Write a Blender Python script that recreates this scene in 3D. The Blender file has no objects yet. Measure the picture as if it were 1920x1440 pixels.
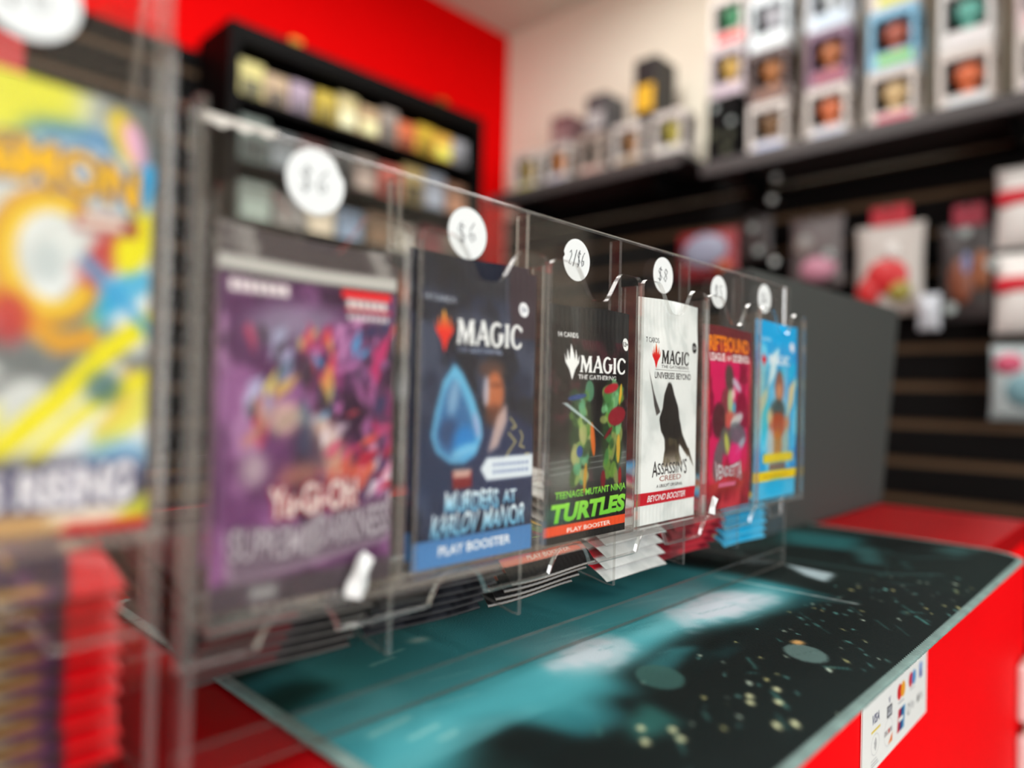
import bpy, bmesh, math, random
import numpy as np
from mathutils import Matrix, Vector

S = bpy.context.scene
COL = S.collection

# ------------------------------------------------------------------ camera
FPX = 1332.0
roll, pitch = math.atan(.023), math.atan(15 / FPX)
F0 = Vector((.7217, .6922, 0)).normalized()
R0 = Vector((F0.y, -F0.x, 0)); Z0 = Vector((0, 0, 1))
FW = F0 * math.cos(pitch) + Z0 * math.sin(pitch)
U1 = Z0 * math.cos(pitch) - F0 * math.sin(pitch)
RT = R0 * math.cos(roll) + U1 * math.sin(roll)
UP = U1 * math.cos(roll) - R0 * math.sin(roll)
cam = bpy.data.cameras.new('camera')
cam.sensor_width = 36.0
cam.lens = 36.0 * FPX / 1920.0
cam.clip_start = .01
cam.dof.use_dof = True
cam.dof.focus_distance = .388
cam.dof.aperture_fstop = 2.25
cam_o = bpy.data.objects.new('camera', cam)
COL.objects.link(cam_o)
m = Matrix((RT, UP, -FW)).transposed().to_4x4()
m.translation = (0, 0, 1.083)
cam_o.matrix_world = m
S.camera = cam_o

# ------------------------------------------------------------------ world, lights, exposure
w = bpy.data.worlds.new('world'); S.world = w
w.use_nodes = True
w.node_tree.nodes['Background'].inputs[0].default_value = (.9, .95, 1, 1)
w.node_tree.nodes['Background'].inputs[1].default_value = .08
S.view_settings.view_transform = 'Standard'
S.view_settings.look = 'None'
S.view_settings.exposure = -0.1
S.view_settings.gamma = 1.0
S.view_settings.use_curve_mapping = False
S.cycles.transparent_max_bounces = 48
S.cycles.max_bounces = 10
S.cycles.adaptive_threshold = .08
S.cycles.diffuse_bounces = 3
S.cycles.glossy_bounces = 3
S.cycles.sample_clamp_indirect = 6
S.cycles.caustics_reflective = False
S.cycles.caustics_refractive = False


def area_light(name, loc, size, size_y, energy, color, rot):
    l = bpy.data.lights.new(name, 'AREA')
    l.shape = 'RECTANGLE'; l.size = size; l.size_y = size_y
    l.energy = energy; l.color = color
    o = bpy.data.objects.new(name, l)
    o.location = loc; o.rotation_euler = rot
    COL.objects.link(o)
    return o


# shop-front window behind the camera, and the ceiling troffers
area_light('window_daylight', (-.95, -2.7, 1.55), 2.5, 1.9, 116, (.97, .985, 1), (math.radians(90), 0, 0))
TROFFERS = [(-.3, .0, 8), (1.25, -.3, 9), (-.3, 1.35, 10), (1.15, 1.05, 24), (-1.6, -.6, 8)]
for i, (lx, ly, le) in enumerate(TROFFERS):
    area_light('troffer_lamp', (lx, ly, 2.55), 1.1, .5, le, (1, .98, .95), (0, 0, 0))

# ------------------------------------------------------------------ helpers


def lin(c):
    c = np.asarray(c, dtype=float) / 255.0
    return np.where(c <= .04045, c / 12.92, ((c + .055) / 1.055) ** 2.4)


def col4(c):
    r = lin(c)
    return (float(r[0]), float(r[1]), float(r[2]), 1.0)


MATS = {}


def mat(name, rgb, rough=.5, metal=0.0, spec=.5, bump=0.0, bscale=60.0, vary=0.0, vscale=8.0, coat=0.0):
    if name in MATS:
        return MATS[name]
    m = bpy.data.materials.new(name); m.use_nodes = True
    nt = m.node_tree; b = nt.nodes['Principled BSDF']
    b.inputs['Base Color'].default_value = col4(rgb)
    b.inputs['Roughness'].default_value = rough
    b.inputs['Metallic'].default_value = metal
    b.inputs['Specular IOR Level'].default_value = spec
    b.inputs['Coat Weight'].default_value = coat
    tc = nt.nodes.new('ShaderNodeTexCoord')
    if vary > 0:
        n = nt.nodes.new('ShaderNodeTexNoise'); n.inputs['Scale'].default_value = vscale
        n.inputs['Detail'].default_value = 5
        nt.links.new(tc.outputs['Object'], n.inputs['Vector'])
        hsv = nt.nodes.new('ShaderNodeHueSaturation')
        hsv.inputs['Color'].default_value = col4(rgb)
        mr = nt.nodes.new('ShaderNodeMapRange')
        mr.inputs['To Min'].default_value = 1 - vary; mr.inputs['To Max'].default_value = 1 + vary
        nt.links.new(n.outputs['Fac'], mr.inputs['Value'])
        nt.links.new(mr.outputs['Result'], hsv.inputs['Value'])
        nt.links.new(hsv.outputs['Color'], b.inputs['Base Color'])
    if bump > 0:
        n = nt.nodes.new('ShaderNodeTexNoise'); n.inputs['Scale'].default_value = bscale
        n.inputs['Detail'].default_value = 4
        nt.links.new(tc.outputs['Object'], n.inputs['Vector'])
        bp = nt.nodes.new('ShaderNodeBump'); bp.inputs['Strength'].default_value = bump
        bp.inputs['Distance'].default_value = .002
        nt.links.new(n.outputs['Fac'], bp.inputs['Height'])
        nt.links.new(bp.outputs['Normal'], b.inputs['Normal'])
    MATS[name] = m
    return m


def art_mat(name, rough, spec=.5, coat=0.0, bump=0.0, bscale=300.0, metal=0.0):
    """print carried by the mesh's own colour layer"""
    if name in MATS:
        return MATS[name]
    m = mat(name, (200, 200, 200), rough, metal, spec, bump, bscale, coat=coat)
    nt = m.node_tree
    a = nt.nodes.new('ShaderNodeAttribute'); a.attribute_name = 'art'
    nt.links.new(a.outputs['Color'], nt.nodes['Principled BSDF'].inputs['Base Color'])
    return m


def tint_mat(name, rough, spec=.5):
    """colour set object by object"""
    if name in MATS:
        return MATS[name]
    m = mat(name, (200, 200, 200), rough, 0, spec, .15, 40)
    nt = m.node_tree
    a = nt.nodes.new('ShaderNodeObjectInfo')
    nt.links.new(a.outputs['Color'], nt.nodes['Principled BSDF'].inputs['Base Color'])
    return m


def acrylic(name, tint, haze, edge=False):
    if name in MATS:
        return MATS[name]
    m = bpy.data.materials.new(name); m.use_nodes = True
    nt = m.node_tree; nt.nodes.clear()
    L = nt.links.new
    out = nt.nodes.new('ShaderNodeOutputMaterial')
    tr = nt.nodes.new('ShaderNodeBsdfTransparent'); tr.inputs[0].default_value = (*tint, 1)
    gl = nt.nodes.new('ShaderNodeBsdfGlossy')
    gl.inputs['Roughness'].default_value = .12 if edge else .03
    gl.inputs['Color'].default_value = (1, 1, 1, 1)
    df = nt.nodes.new('ShaderNodeBsdfDiffuse'); df.inputs['Color'].default_value = (.72, .72, .70, 1)
    lw = nt.nodes.new('ShaderNodeLayerWeight'); lw.inputs['Blend'].default_value = .5
    pw = nt.nodes.new('ShaderNodeMath'); pw.operation = 'POWER'; pw.inputs[1].default_value = 5
    ml = nt.nodes.new('ShaderNodeMath'); ml.operation = 'MULTIPLY_ADD'
    ml.inputs[1].default_value = .45; ml.inputs[2].default_value = .16 if edge else .022
    L(lw.outputs['Facing'], pw.inputs[0]); L(pw.outputs[0], ml.inputs[0])
    m1 = nt.nodes.new('ShaderNodeMixShader'); m1.inputs[0].default_value = haze; L(tr.outputs[0], m1.inputs[1]); L(df.outputs[0], m1.inputs[2])
    m2 = nt.nodes.new('ShaderNodeMixShader'); L(ml.outputs[0], m2.inputs[0]); L(m1.outputs[0], m2.inputs[1]); L(gl.outputs[0], m2.inputs[2])
    L(m2.outputs[0], out.inputs['Surface'])
    MATS[name] = m
    return m


M_CLEAR = acrylic('clear_acrylic', (.975, .975, .97), .004)
M_EDGE = acrylic('acrylic_edge', (.86, .85, .83), .10, True)


def link(name, me, parent=None, mats=()):
    o = bpy.data.objects.new(name, me)
    COL.objects.link(o)
    for mm in mats:
        me.materials.append(mm)
    if parent:
        o.parent = parent
    return o


def empty(name, loc=(0, 0, 0), rot=(0, 0, 0)):
    o = bpy.data.objects.new(name, None)
    o.empty_display_size = .02
    o.location = loc; o.rotation_euler = rot
    COL.objects.link(o)
    return o


def tag(o, label, cat, group=None):
    o['label'] = label; o['category'] = cat
    if group:
        o['group'] = group
    return o


def struct(o, label=None):
    o['kind'] = 'structure'
    if label:
        o['label'] = label
    return o


def copy_tree(o, parent=None):
    c = o.copy(); COL.objects.link(c)
    c.parent = parent
    for ch in list(o.children):
        copy_tree(ch, c)
    return c


def mesh_of(bm, name='mesh', smooth=False):
    me = bpy.data.meshes.new(name)
    bm.to_mesh(me); bm.free()
    if smooth:
        me.polygons.foreach_set('use_smooth', np.ones(len(me.polygons), dtype=bool))
    return me


def bm_box(bm, lo, hi, bevel=0, seg=2):
    r = bmesh.ops.create_cube(bm, size=1)
    for v in r['verts']:
        v.co = Vector([(lo[i] + hi[i]) / 2 + v.co[i] * (hi[i] - lo[i]) for i in range(3)])
    if bevel > 0:
        ed = list({e for v in r['verts'] for e in v.link_edges})
        bmesh.ops.bevel(bm, geom=ed, offset=bevel, segments=seg, affect='EDGES', profile=.6)


def box(name, lo, hi, material, parent=None, bevel=0, seg=2):
    bm = bmesh.new(); bm_box(bm, lo, hi, bevel, seg)
    return link(name, mesh_of(bm, name), parent, (material,))


def prism(bm, outline, axis, a0, a1):
    """outline in the two other axes (kept in x<y<z order); returns cap faces"""
    def P(u, v, a):
        return {'x': (a, u, v), 'y': (u, a, v), 'z': (u, v, a)}[axis]
    A = [bm.verts.new(P(u, v, a0)) for u, v in outline]
    B = [bm.verts.new(P(u, v, a1)) for u, v in outline]
    caps = [bm.faces.new(A), bm.faces.new(list(reversed(B)))]
    n = len(outline); sides = []
    for i in range(n):
        j = (i + 1) % n
        sides.append(bm.faces.new((A[j], A[i], B[i], B[j])))
    bmesh.ops.recalc_face_normals(bm, faces=caps + sides)
    return caps, sides


def plate(name, outline, axis, a0, a1, parent, chamfer=0):
    bm = bmesh.new()
    caps, sides = prism(bm, outline, axis, a0, a1)
    for f in sides + caps:
        if f.calc_area() / max(e.calc_length() for e in f.edges) < .005:
            f.material_index = 1
    if chamfer:
        ed = [e for f in caps for e in f.edges]
        bmesh.ops.bevel(bm, geom=ed, offset=chamfer, segments=1, affect='EDGES', material=1)
    return link(name, mesh_of(bm, name), parent, (M_CLEAR, M_EDGE))


def rect(x0, x1, y0, y1):
    return [(x0, y0), (x1, y0), (x1, y1), (x0, y1)]


def tube_bm(bm, pts, r, n=8, closed=False, rad=None):
    pts = [Vector(p) for p in pts]
    rings = []
    N = len(pts)
    for i, p in enumerate(pts):
        a = pts[(i - 1) % N] if (closed or i > 0) else p
        b = pts[(i + 1) % N] if (closed or i < N - 1) else p
        t = (b - a).normalized()
        h = Vector((0, 0, 1)) if abs(t.z) < .9 else Vector((1, 0, 0))
        u = t.cross(h).normalized(); v = u.cross(t).normalized()
        rr = rad[i] if rad is not None else r
        rings.append([bm.verts.new(p + (u * math.cos(k * 2 * math.pi / n) + v * math.sin(k * 2 * math.pi / n)) * rr) for k in range(n)])
    for i in range(N if closed else N - 1):
        A, B = rings[i], rings[(i + 1) % N]
        for k in range(n):
            bm.faces.new((A[k], A[(k + 1) % n], B[(k + 1) % n], B[k]))
    if not closed:
        bm.faces.new(list(reversed(rings[0]))); bm.faces.new(rings[-1])


def tube(name, pts, r, material, parent=None, n=8, closed=False, rad=None):
    bm = bmesh.new(); tube_bm(bm, pts, r, n, closed, rad)
    return link(name, mesh_of(bm, name, True), parent, (material,))


def ellipsoid_bm(bm, c, r, u=16, v=10):
    q = bmesh.ops.create_uvsphere(bm, u_segments=u, v_segments=v, radius=1)
    for vt in q['verts']:
        vt.co = Vector((c[0] + vt.co.x * r[0], c[1] + vt.co.y * r[1], c[2] + vt.co.z * r[2]))


ORD = ['first', 'second', 'third', 'fourth', 'fifth', 'sixth', 'seventh', 'eighth', 'ninth', 'tenth', 'eleventh']

# ------------------------------------------------------------------ print: painting flat artwork into a colour grid


def smoothstep(a, b, x):
    t = np.clip((x - a) / (b - a), 0, 1)
    return t * t * (3 - 2 * t)


def fbm(ny, nx, cells, seed, octaves=4):
    rng = np.random.default_rng(seed)
    out = np.zeros((ny, nx)); amp = 1.0; tot = 0
    for o in range(octaves):
        cy, cx = max(2, int(cells[1] * 2 ** o)), max(2, int(cells[0] * 2 ** o))
        g = rng.random((cy + 2, cx + 2))
        y = np.linspace(0, cy, ny); x = np.linspace(0, cx, nx)
        yi = np.minimum(y.astype(int), cy); xi = np.minimum(x.astype(int), cx)
        fy = (y - yi)[:, None]; fx = (x - xi)[None]
        fy = fy * fy * (3 - 2 * fy); fx = fx * fx * (3 - 2 * fx)
        a = g[yi][:, xi]; b = g[yi][:, xi + 1]; c = g[yi + 1][:, xi]; d = g[yi + 1][:, xi + 1]
        out += amp * ((a * (1 - fx) + b * fx) * (1 - fy) + (c * (1 - fx) + d * fx) * fy)
        tot += amp; amp *= .5
    return out / tot


_TXT = {}


def text_tris(s, bold=0.0):
    key = (s, bold)
    if key in _TXT:
        return _TXT[key]
    cu = bpy.data.curves.new('lettering', 'FONT')
    cu.body = s; cu.size = 1; cu.offset = bold; cu.resolution_u = 3
    o = bpy.data.objects.new('lettering', cu)
    COL.objects.link(o)
    dg = bpy.context.evaluated_depsgraph_get()
    me = o.evaluated_get(dg).to_mesh()
    me.calc_loop_triangles()
    V = np.array([v.co[:2] for v in me.vertices])
    T = np.array([t.vertices[:] for t in me.loop_triangles])
    tri = V[T]
    bpy.data.objects.remove(o); bpy.data.curves.remove(cu)
    lo = tri.reshape(-1, 2).min(0); hi = tri.reshape(-1, 2).max(0)
    tri = (tri - lo) / (hi - lo)
    _TXT[key] = tri
    return tri


class Canvas:
    SS = 2

    def __init__(s, W, H, nx, ny, base):
        s.W, s.H, s.nx, s.ny = W, H, nx, ny
        s.px, s.py = nx * s.SS, ny * s.SS
        s.a = np.empty((s.py, s.px, 3)); s.a[:] = base
        s.X = ((np.arange(s.px) + .5) / s.px * W)[None, :] * np.ones((s.py, 1))
        s.Y = ((np.arange(s.py) + .5) / s.py * H)[:, None] * np.ones((1, s.px))
        s.sx, s.sy = s.px / W, s.py / H

    def blur(s, m, mm):
        for ax, k in ((1, mm * s.sx), (0, mm * s.sy)):
            r = int(k * 2.5)
            if r < 1:
                continue
            g = np.exp(-.5 * (np.arange(-r, r + 1) / max(k, .3)) ** 2); g /= g.sum()
            pad = [(0, 0), (0, 0)]; pad[ax] = (r, r)
            mp = np.pad(m, pad, mode='edge')
            out = np.zeros_like(m)
            for i, wt in enumerate(g):
                sl = [slice(None), slice(None)]; sl[ax] = slice(i, i + m.shape[ax])
                out += wt * mp[tuple(sl)]
            m = out
        return m

    def put(s, mask, color, alpha=1.0, soft=0.0):
        mask = mask.astype(float)
        if soft:
            mask = s.blur(mask, soft)
        mk = (mask * alpha)[..., None]
        s.a = s.a * (1 - mk) + np.asarray(color, float) * mk

    def polymask(s, pts):
        P = np.asarray(pts, float)
        ins = np.zeros((s.py, s.px), bool)
        x0, x1 = max(0, int(P[:, 0].min() * s.sx) - 1), min(s.px, int(P[:, 0].max() * s.sx) + 2)
        y0, y1 = max(0, int(P[:, 1].min() * s.sy) - 1), min(s.py, int(P[:, 1].max() * s.sy) + 2)
        if x1 <= x0 or y1 <= y0:
            return ins
        X = s.X[y0:y1, x0:x1]; Y = s.Y[y0:y1, x0:x1]
        sub = np.zeros(X.shape, bool)
        for i in range(len(P)):
            ax, ay = P[i - 1]; bx, by = P[i]
            if ay == by:
                continue
            c = ((ay > Y) != (by > Y)) & (X < (bx - ax) * (Y - ay) / (by - ay) + ax)
            sub ^= c
        ins[y0:y1, x0:x1] = sub
        return ins

    def poly(s, pts, color, alpha=1.0, soft=0.0):
        s.put(s.polymask(pts), color, alpha, soft)

    def rect(s, x0, x1, y0, y1, color, alpha=1.0, soft=0.0):
        s.put((s.X >= x0) & (s.X <= x1) & (s.Y >= y0) & (s.Y <= y1), color, alpha, soft)

    def ell(s, x, y, rx, ry, color, alpha=1.0, soft=0.0, ang=0.0):
        a = math.radians(ang); dx, dy = s.X - x, s.Y - y
        u = dx * math.cos(a) + dy * math.sin(a); v = -dx * math.sin(a) + dy * math.cos(a)
        s.put((u / rx) ** 2 + (v / ry) ** 2 < 1, color, alpha, soft)

    def ring(s, x, y, rx, ry, t, color, alpha=1.0, soft=0.0, ang=0.0):
        a = math.radians(ang); dx, dy = s.X - x, s.Y - y
        u = dx * math.cos(a) + dy * math.sin(a); v = -dx * math.sin(a) + dy * math.cos(a)
        q = (u / rx) ** 2 + (v / ry) ** 2
        s.put((q < 1) & (q > (1 - t) ** 2), color, alpha, soft)

    def stroke(s, pts, wd, color, alpha=1.0, soft=0.0):
        d = np.full((s.py, s.px), 1e9)
        P = np.asarray(pts, float)
        for i in range(len(P) - 1):
            a, b = P[i], P[i + 1]; ab = b - a; L = (ab @ ab) + 1e-9
            t = np.clip(((s.X - a[0]) * ab[0] + (s.Y - a[1]) * ab[1]) / L, 0, 1)
            d = np.minimum(d, np.hypot(s.X - a[0] - t * ab[0], s.Y - a[1] - t * ab[1]))
        s.put(d < wd / 2, color, alpha, soft)

    def noise(s, cells, seed, color, lo, hi, alpha=1.0, mask=None):
        n = smoothstep(lo, hi, fbm(s.py, s.px, cells, seed))
        if mask is not None:
            n = n * mask
        s.put(n, color, alpha)

    def trimask(s, tri):
        mk = np.zeros((s.py, s.px), bool)
        for t in tri:
            x0, x1 = int(t[:, 0].min() * s.sx), int(t[:, 0].max() * s.sx) + 2
            y0, y1 = int(t[:, 1].min() * s.sy), int(t[:, 1].max() * s.sy) + 2
            x0, y0 = max(x0, 0), max(y0, 0); x1, y1 = min(x1, s.px), min(y1, s.py)
            if x1 <= x0 or y1 <= y0:
                continue
            X = s.X[y0:y1, x0:x1]; Y = s.Y[y0:y1, x0:x1]
            (ax, ay), (bx, by), (cx, cy) = t
            d = (by - cy) * (ax - cx) + (cx - bx) * (ay - cy)
            if abs(d) < 1e-9:
                continue
            l1 = ((by - cy) * (X - cx) + (cx - bx) * (Y - cy)) / d
            l2 = ((cy - ay) * (X - cx) + (ax - cx) * (Y - cy)) / d
            e = -.02
            mk[y0:y1, x0:x1] |= (l1 >= e) & (l2 >= e) & (l1 + l2 <= 1 - e)
        return mk

    def text(s, t, x0, x1, y0, y1, color, bold=.01, alpha=1.0, outline=None, ow=.5, warp=None, color2=None, soft=0):
        tri = text_tris(t, bold)
        q = np.empty_like(tri)
        q[..., 0] = x0 + tri[..., 0] * (x1 - x0)
        q[..., 1] = y0 + tri[..., 1] * (y1 - y0)
        if warp:
            q[..., 0], q[..., 1] = warp(q[..., 0], q[..., 1])
        mk = s.trimask(q)
        if outline is not None:
            s.put(np.clip(s.blur(mk.astype(float), ow) * 3.2, 0, 1), outline)
        if color2 is not None:
            g = np.clip((s.Y - y0) / (y1 - y0), 0, 1)[..., None]
            cc = np.asarray(color2, float) * (1 - g) + np.asarray(color, float) * g
            mk2 = (mk.astype(float) * alpha)[..., None]
            s.a = s.a * (1 - mk2) + cc * mk2
        else:
            s.put(mk, color, alpha, soft)

    def magic(s, x0, x1, y0, y1, color):
        mk = np.zeros((s.py, s.px), bool)
        gl, adv = magic_glyphs()
        for pl in gl:
            m2 = np.zeros_like(mk)
            for ring in pl:
                m2 ^= s.polymask([(x0 + px / adv * (x1 - x0), y0 + py * (y1 - y0)) for px, py in ring])
            mk |= m2
        s.put(mk, color)

    def spark(s, x, y0, y1, wd, color, color2=None):
        pts = [(0, -1), (-.22, -.42), (-.5, -.05), (-.55, .45), (-.40, .02), (-.31, .72), (-.2, .1), (-.1, .6), (0, 1), (.1, .6), (.2, .1), (.31, .72), (.40, .02), (.55, .45), (.5, -.05), (.22, -.42)]
        mk = s.polymask([(x + px * wd, (y0 + y1) / 2 + py * (y1 - y0) / 2) for px, py in pts])
        if color2 is not None:
            g = np.clip((s.Y - y0) / (y1 - y0) * 2 - .9, 0, 1)[..., None]
            cc = np.asarray(color, float) * (1 - g) + np.asarray(color2, float) * g
            s.a = np.where(mk[..., None], cc, s.a)
        else:
            s.put(mk, color)

    def result(s):
        a = s.a.reshape(s.ny, s.SS, s.nx, s.SS, 3).mean((1, 3))
        return lin(np.clip(a, 0, 250))


def magic_glyphs():
    def arc(cx, cy, rx, ry, a0, a1, n=14):
        return [(cx + rx * math.cos(math.radians(a0 + (a1 - a0) * i / n)), cy + ry * math.sin(math.radians(a0 + (a1 - a0) * i / n))) for i in range(n + 1)]
    Mg = [[(0, 0), (.30, 0), (.23, .09), (.29, .58), (.50, -.02), (.56, -.02), (.82, .58), (.80, .09), (.74, 0), (1.12, 0), (1.05, .1), (1.03, .88), (1.1, 1), (.82, 1), (.58, .42), (.36, 1), (.08, 1), (.15, .88), (.07, .1)]]
    Ag = [[(0, 0), (.25, 0), (.22, .1), (.28, .27), (.58, .27), (.64, .1), (.60, 0), (.95, 0), (.88, .1), (.57, 1.06), (.34, 1.0), (.40, .93), (.06, .1)], [(.33, .38), (.54, .38), (.44, .72)]]
    Gg = [arc(.47, .5, .47, .54, 48, 338) + [(.90, .52), (.97, .58), (.52, .58), (.60, .48), (.60, .22)] + arc(.47, .5, .25, .40, 300, 55)]
    Ig = [[(0, 0), (.34, 0), (.28, .09), (.28, .91), (.34, 1), (0, 1), (.06, .91), (.06, .09)]]
    Cg = [arc(.47, .5, .47, .54, 42, 318) + [(.83, .02), (.78, .3)] + arc(.47, .5, .24, .41, 315, 45) + [(.80, .70), (.88, .98)]]
    out = []; x = 0
    for g, wdt in ((Mg, 1.12), (Ag, .90), (Gg, .98), (Ig, .40), (Cg, .90)):
        out.append([[(px + x, py) for px, py in ring] for ring in g]); x += wdt
    return out, x


random.seed(7)

# ------------------------------------------------------------------ pack artwork (millimetres on the pack, origin bottom left)


def shards(c, rng, n, x0, x1, y0, y1, cols, lmin, lmax, soft=.35, slant=(20, 80)):
    for _ in range(n):
        x, y = rng.uniform(x0, x1), rng.uniform(y0, y1)
        L = rng.uniform(lmin, lmax); a = math.radians(rng.uniform(*slant)); wd = L * rng.uniform(.12, .35)
        dx, dy = math.cos(a), math.sin(a)
        k = rng.uniform(-.3, .3)
        pts = [(x - dx * L / 2, y - dy * L / 2), (x - dy * wd + dx * k * L, y + dx * wd + dy * k * L), (x + dx * L / 2, y + dy * L / 2), (x + dy * wd * .5, y - dx * wd * .5)]
        c.poly(pts, cols[int(rng.integers(len(cols)))], rng.uniform(.55, 1), soft)


def art_purple():
    c = Canvas(72, 124, 150, 250, (84, 44, 84))
    rng = np.random.default_rng(3)
    c.noise((4, 7), 1, (140, 88, 138), .45, .7)
    c.noise((5, 8), 2, (48, 20, 50), .52, .72)
    c.rect(0, 26, 20, 62, (116, 62, 116), .55, 3)
    c.poly([(6, 95), (20, 104), (48, 103), (36, 92), (18, 88)], (150, 145, 165), .7, 3)
    c.noise((6, 9), 6, (176, 128, 172), .55, .72, .8, (c.X < 34) & (c.Y < 100))
    shards(c, rng, 80, 32, 72, 36, 101, [(196, 40, 100), (120, 40, 90), (40, 50, 90), (190, 110, 170), (70, 150, 200), (30, 24, 44), (150, 60, 120), (210, 60, 70), (60, 30, 60), (210, 140, 190)], 5, 17, .2, (10, 120))
    shards(c, rng, 30, 10, 44, 58, 94, [(214, 200, 110), (236, 226, 170), (200, 60, 90), (180, 190, 220), (60, 50, 60), (60, 90, 110), (40, 34, 40), (210, 176, 80)], 6, 18, .25, (40, 120))
    c.ell(24, 64, 7, 6, (226, 196, 170), .7, 1.5)
    c.stroke([(10, 56), (16, 62), (14, 70)], 3, (196, 130, 96), .7, .8)
    c.ell(42, 52, 6, 14, (224, 176, 140), .8, 2, 25)
    c.ell(34, 52, 6, 10, (50, 44, 66), .8, 2, 20)
    c.ell(30, 44, 9, 4, (196, 130, 96), .6, 2, 10)
    c.ell(13, 47, 5, 6, (222, 214, 205), .6, 2)
    shards(c, rng, 40, 40, 72, 28, 60, [(206, 70, 120), (220, 150, 180), (170, 30, 60), (226, 214, 222), (60, 60, 100), (200, 90, 70)], 6, 16)
    c.text('Yu-Gi-Oh!', 19, 55, 30, 41, (226, 220, 214), .02, outline=(150, 20, 44), ow=.9, warp=lambda x, y: (x, y + (x - 37) * .05))
    bow = lambda x, y: (x, y + ((x - 36) / 36) ** 2 * 2.5)
    c.poly([(3, 27), (20, 25), (38, 27), (70, 33), (71, 16), (40, 11), (6, 7)], (170, 156, 168), .7, 1.0)
    c.poly([(6, 25), (20, 23.5), (38, 25), (69, 30), (69, 17.5), (40, 13), (8, 9.5)], (112, 96, 112), .9, .6)
    c.text('SUPREME', 6, 36, 15, 26, (178, 170, 178), .02, outline=(70, 50, 72), ow=.7, warp=bow)
    c.text('DARKNESS', 38, 70, 17, 29, (178, 170, 178), .02, outline=(70, 50, 72), ow=.7, warp=bow)
    c.ell(37, 22, 3.5, 8, (150, 142, 150), .9, .5)
    c.rect(0, 72, 0, 9, (66, 62, 64), .85, 1)
    c.rect(14, 24, 2, 7, (150, 152, 150), .8, .8)
    # silver crimp, white and red corner flashes
    c.rect(0, 72, 113, 124, (192, 190, 184))
    c.rect(0, 72, 118.4, 124, (70, 62, 64), .95, .5)
    c.noise((12, 9), 5, (150, 146, 142), .5, .62, .8, (c.Y > 118.4))
    c.rect(0, 72, 112, 113.4, (40, 34, 42), 1, .4)
    for i in range(7):
        c.rect(4 + i * 3.1, 6.6 + i * 3.1, 106.5, 110.5, (236, 226, 226), 1, .3)
    c.rect(47, 69, 108.8, 112, (226, 30, 40))
    for i in range(6):
        c.rect(49 + i * 3.1, 51.5 + i * 3.1, 105, 108.6, (226, 216, 212), 1, .3)
    c.rect(48, 69, 104.2, 105, (226, 30, 40))
    for i in range(8):
        c.rect(49 + i * 2.4, 50.9 + i * 2.4, 100.6, 103, (216, 208, 210), 1, .3)
    return c


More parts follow.
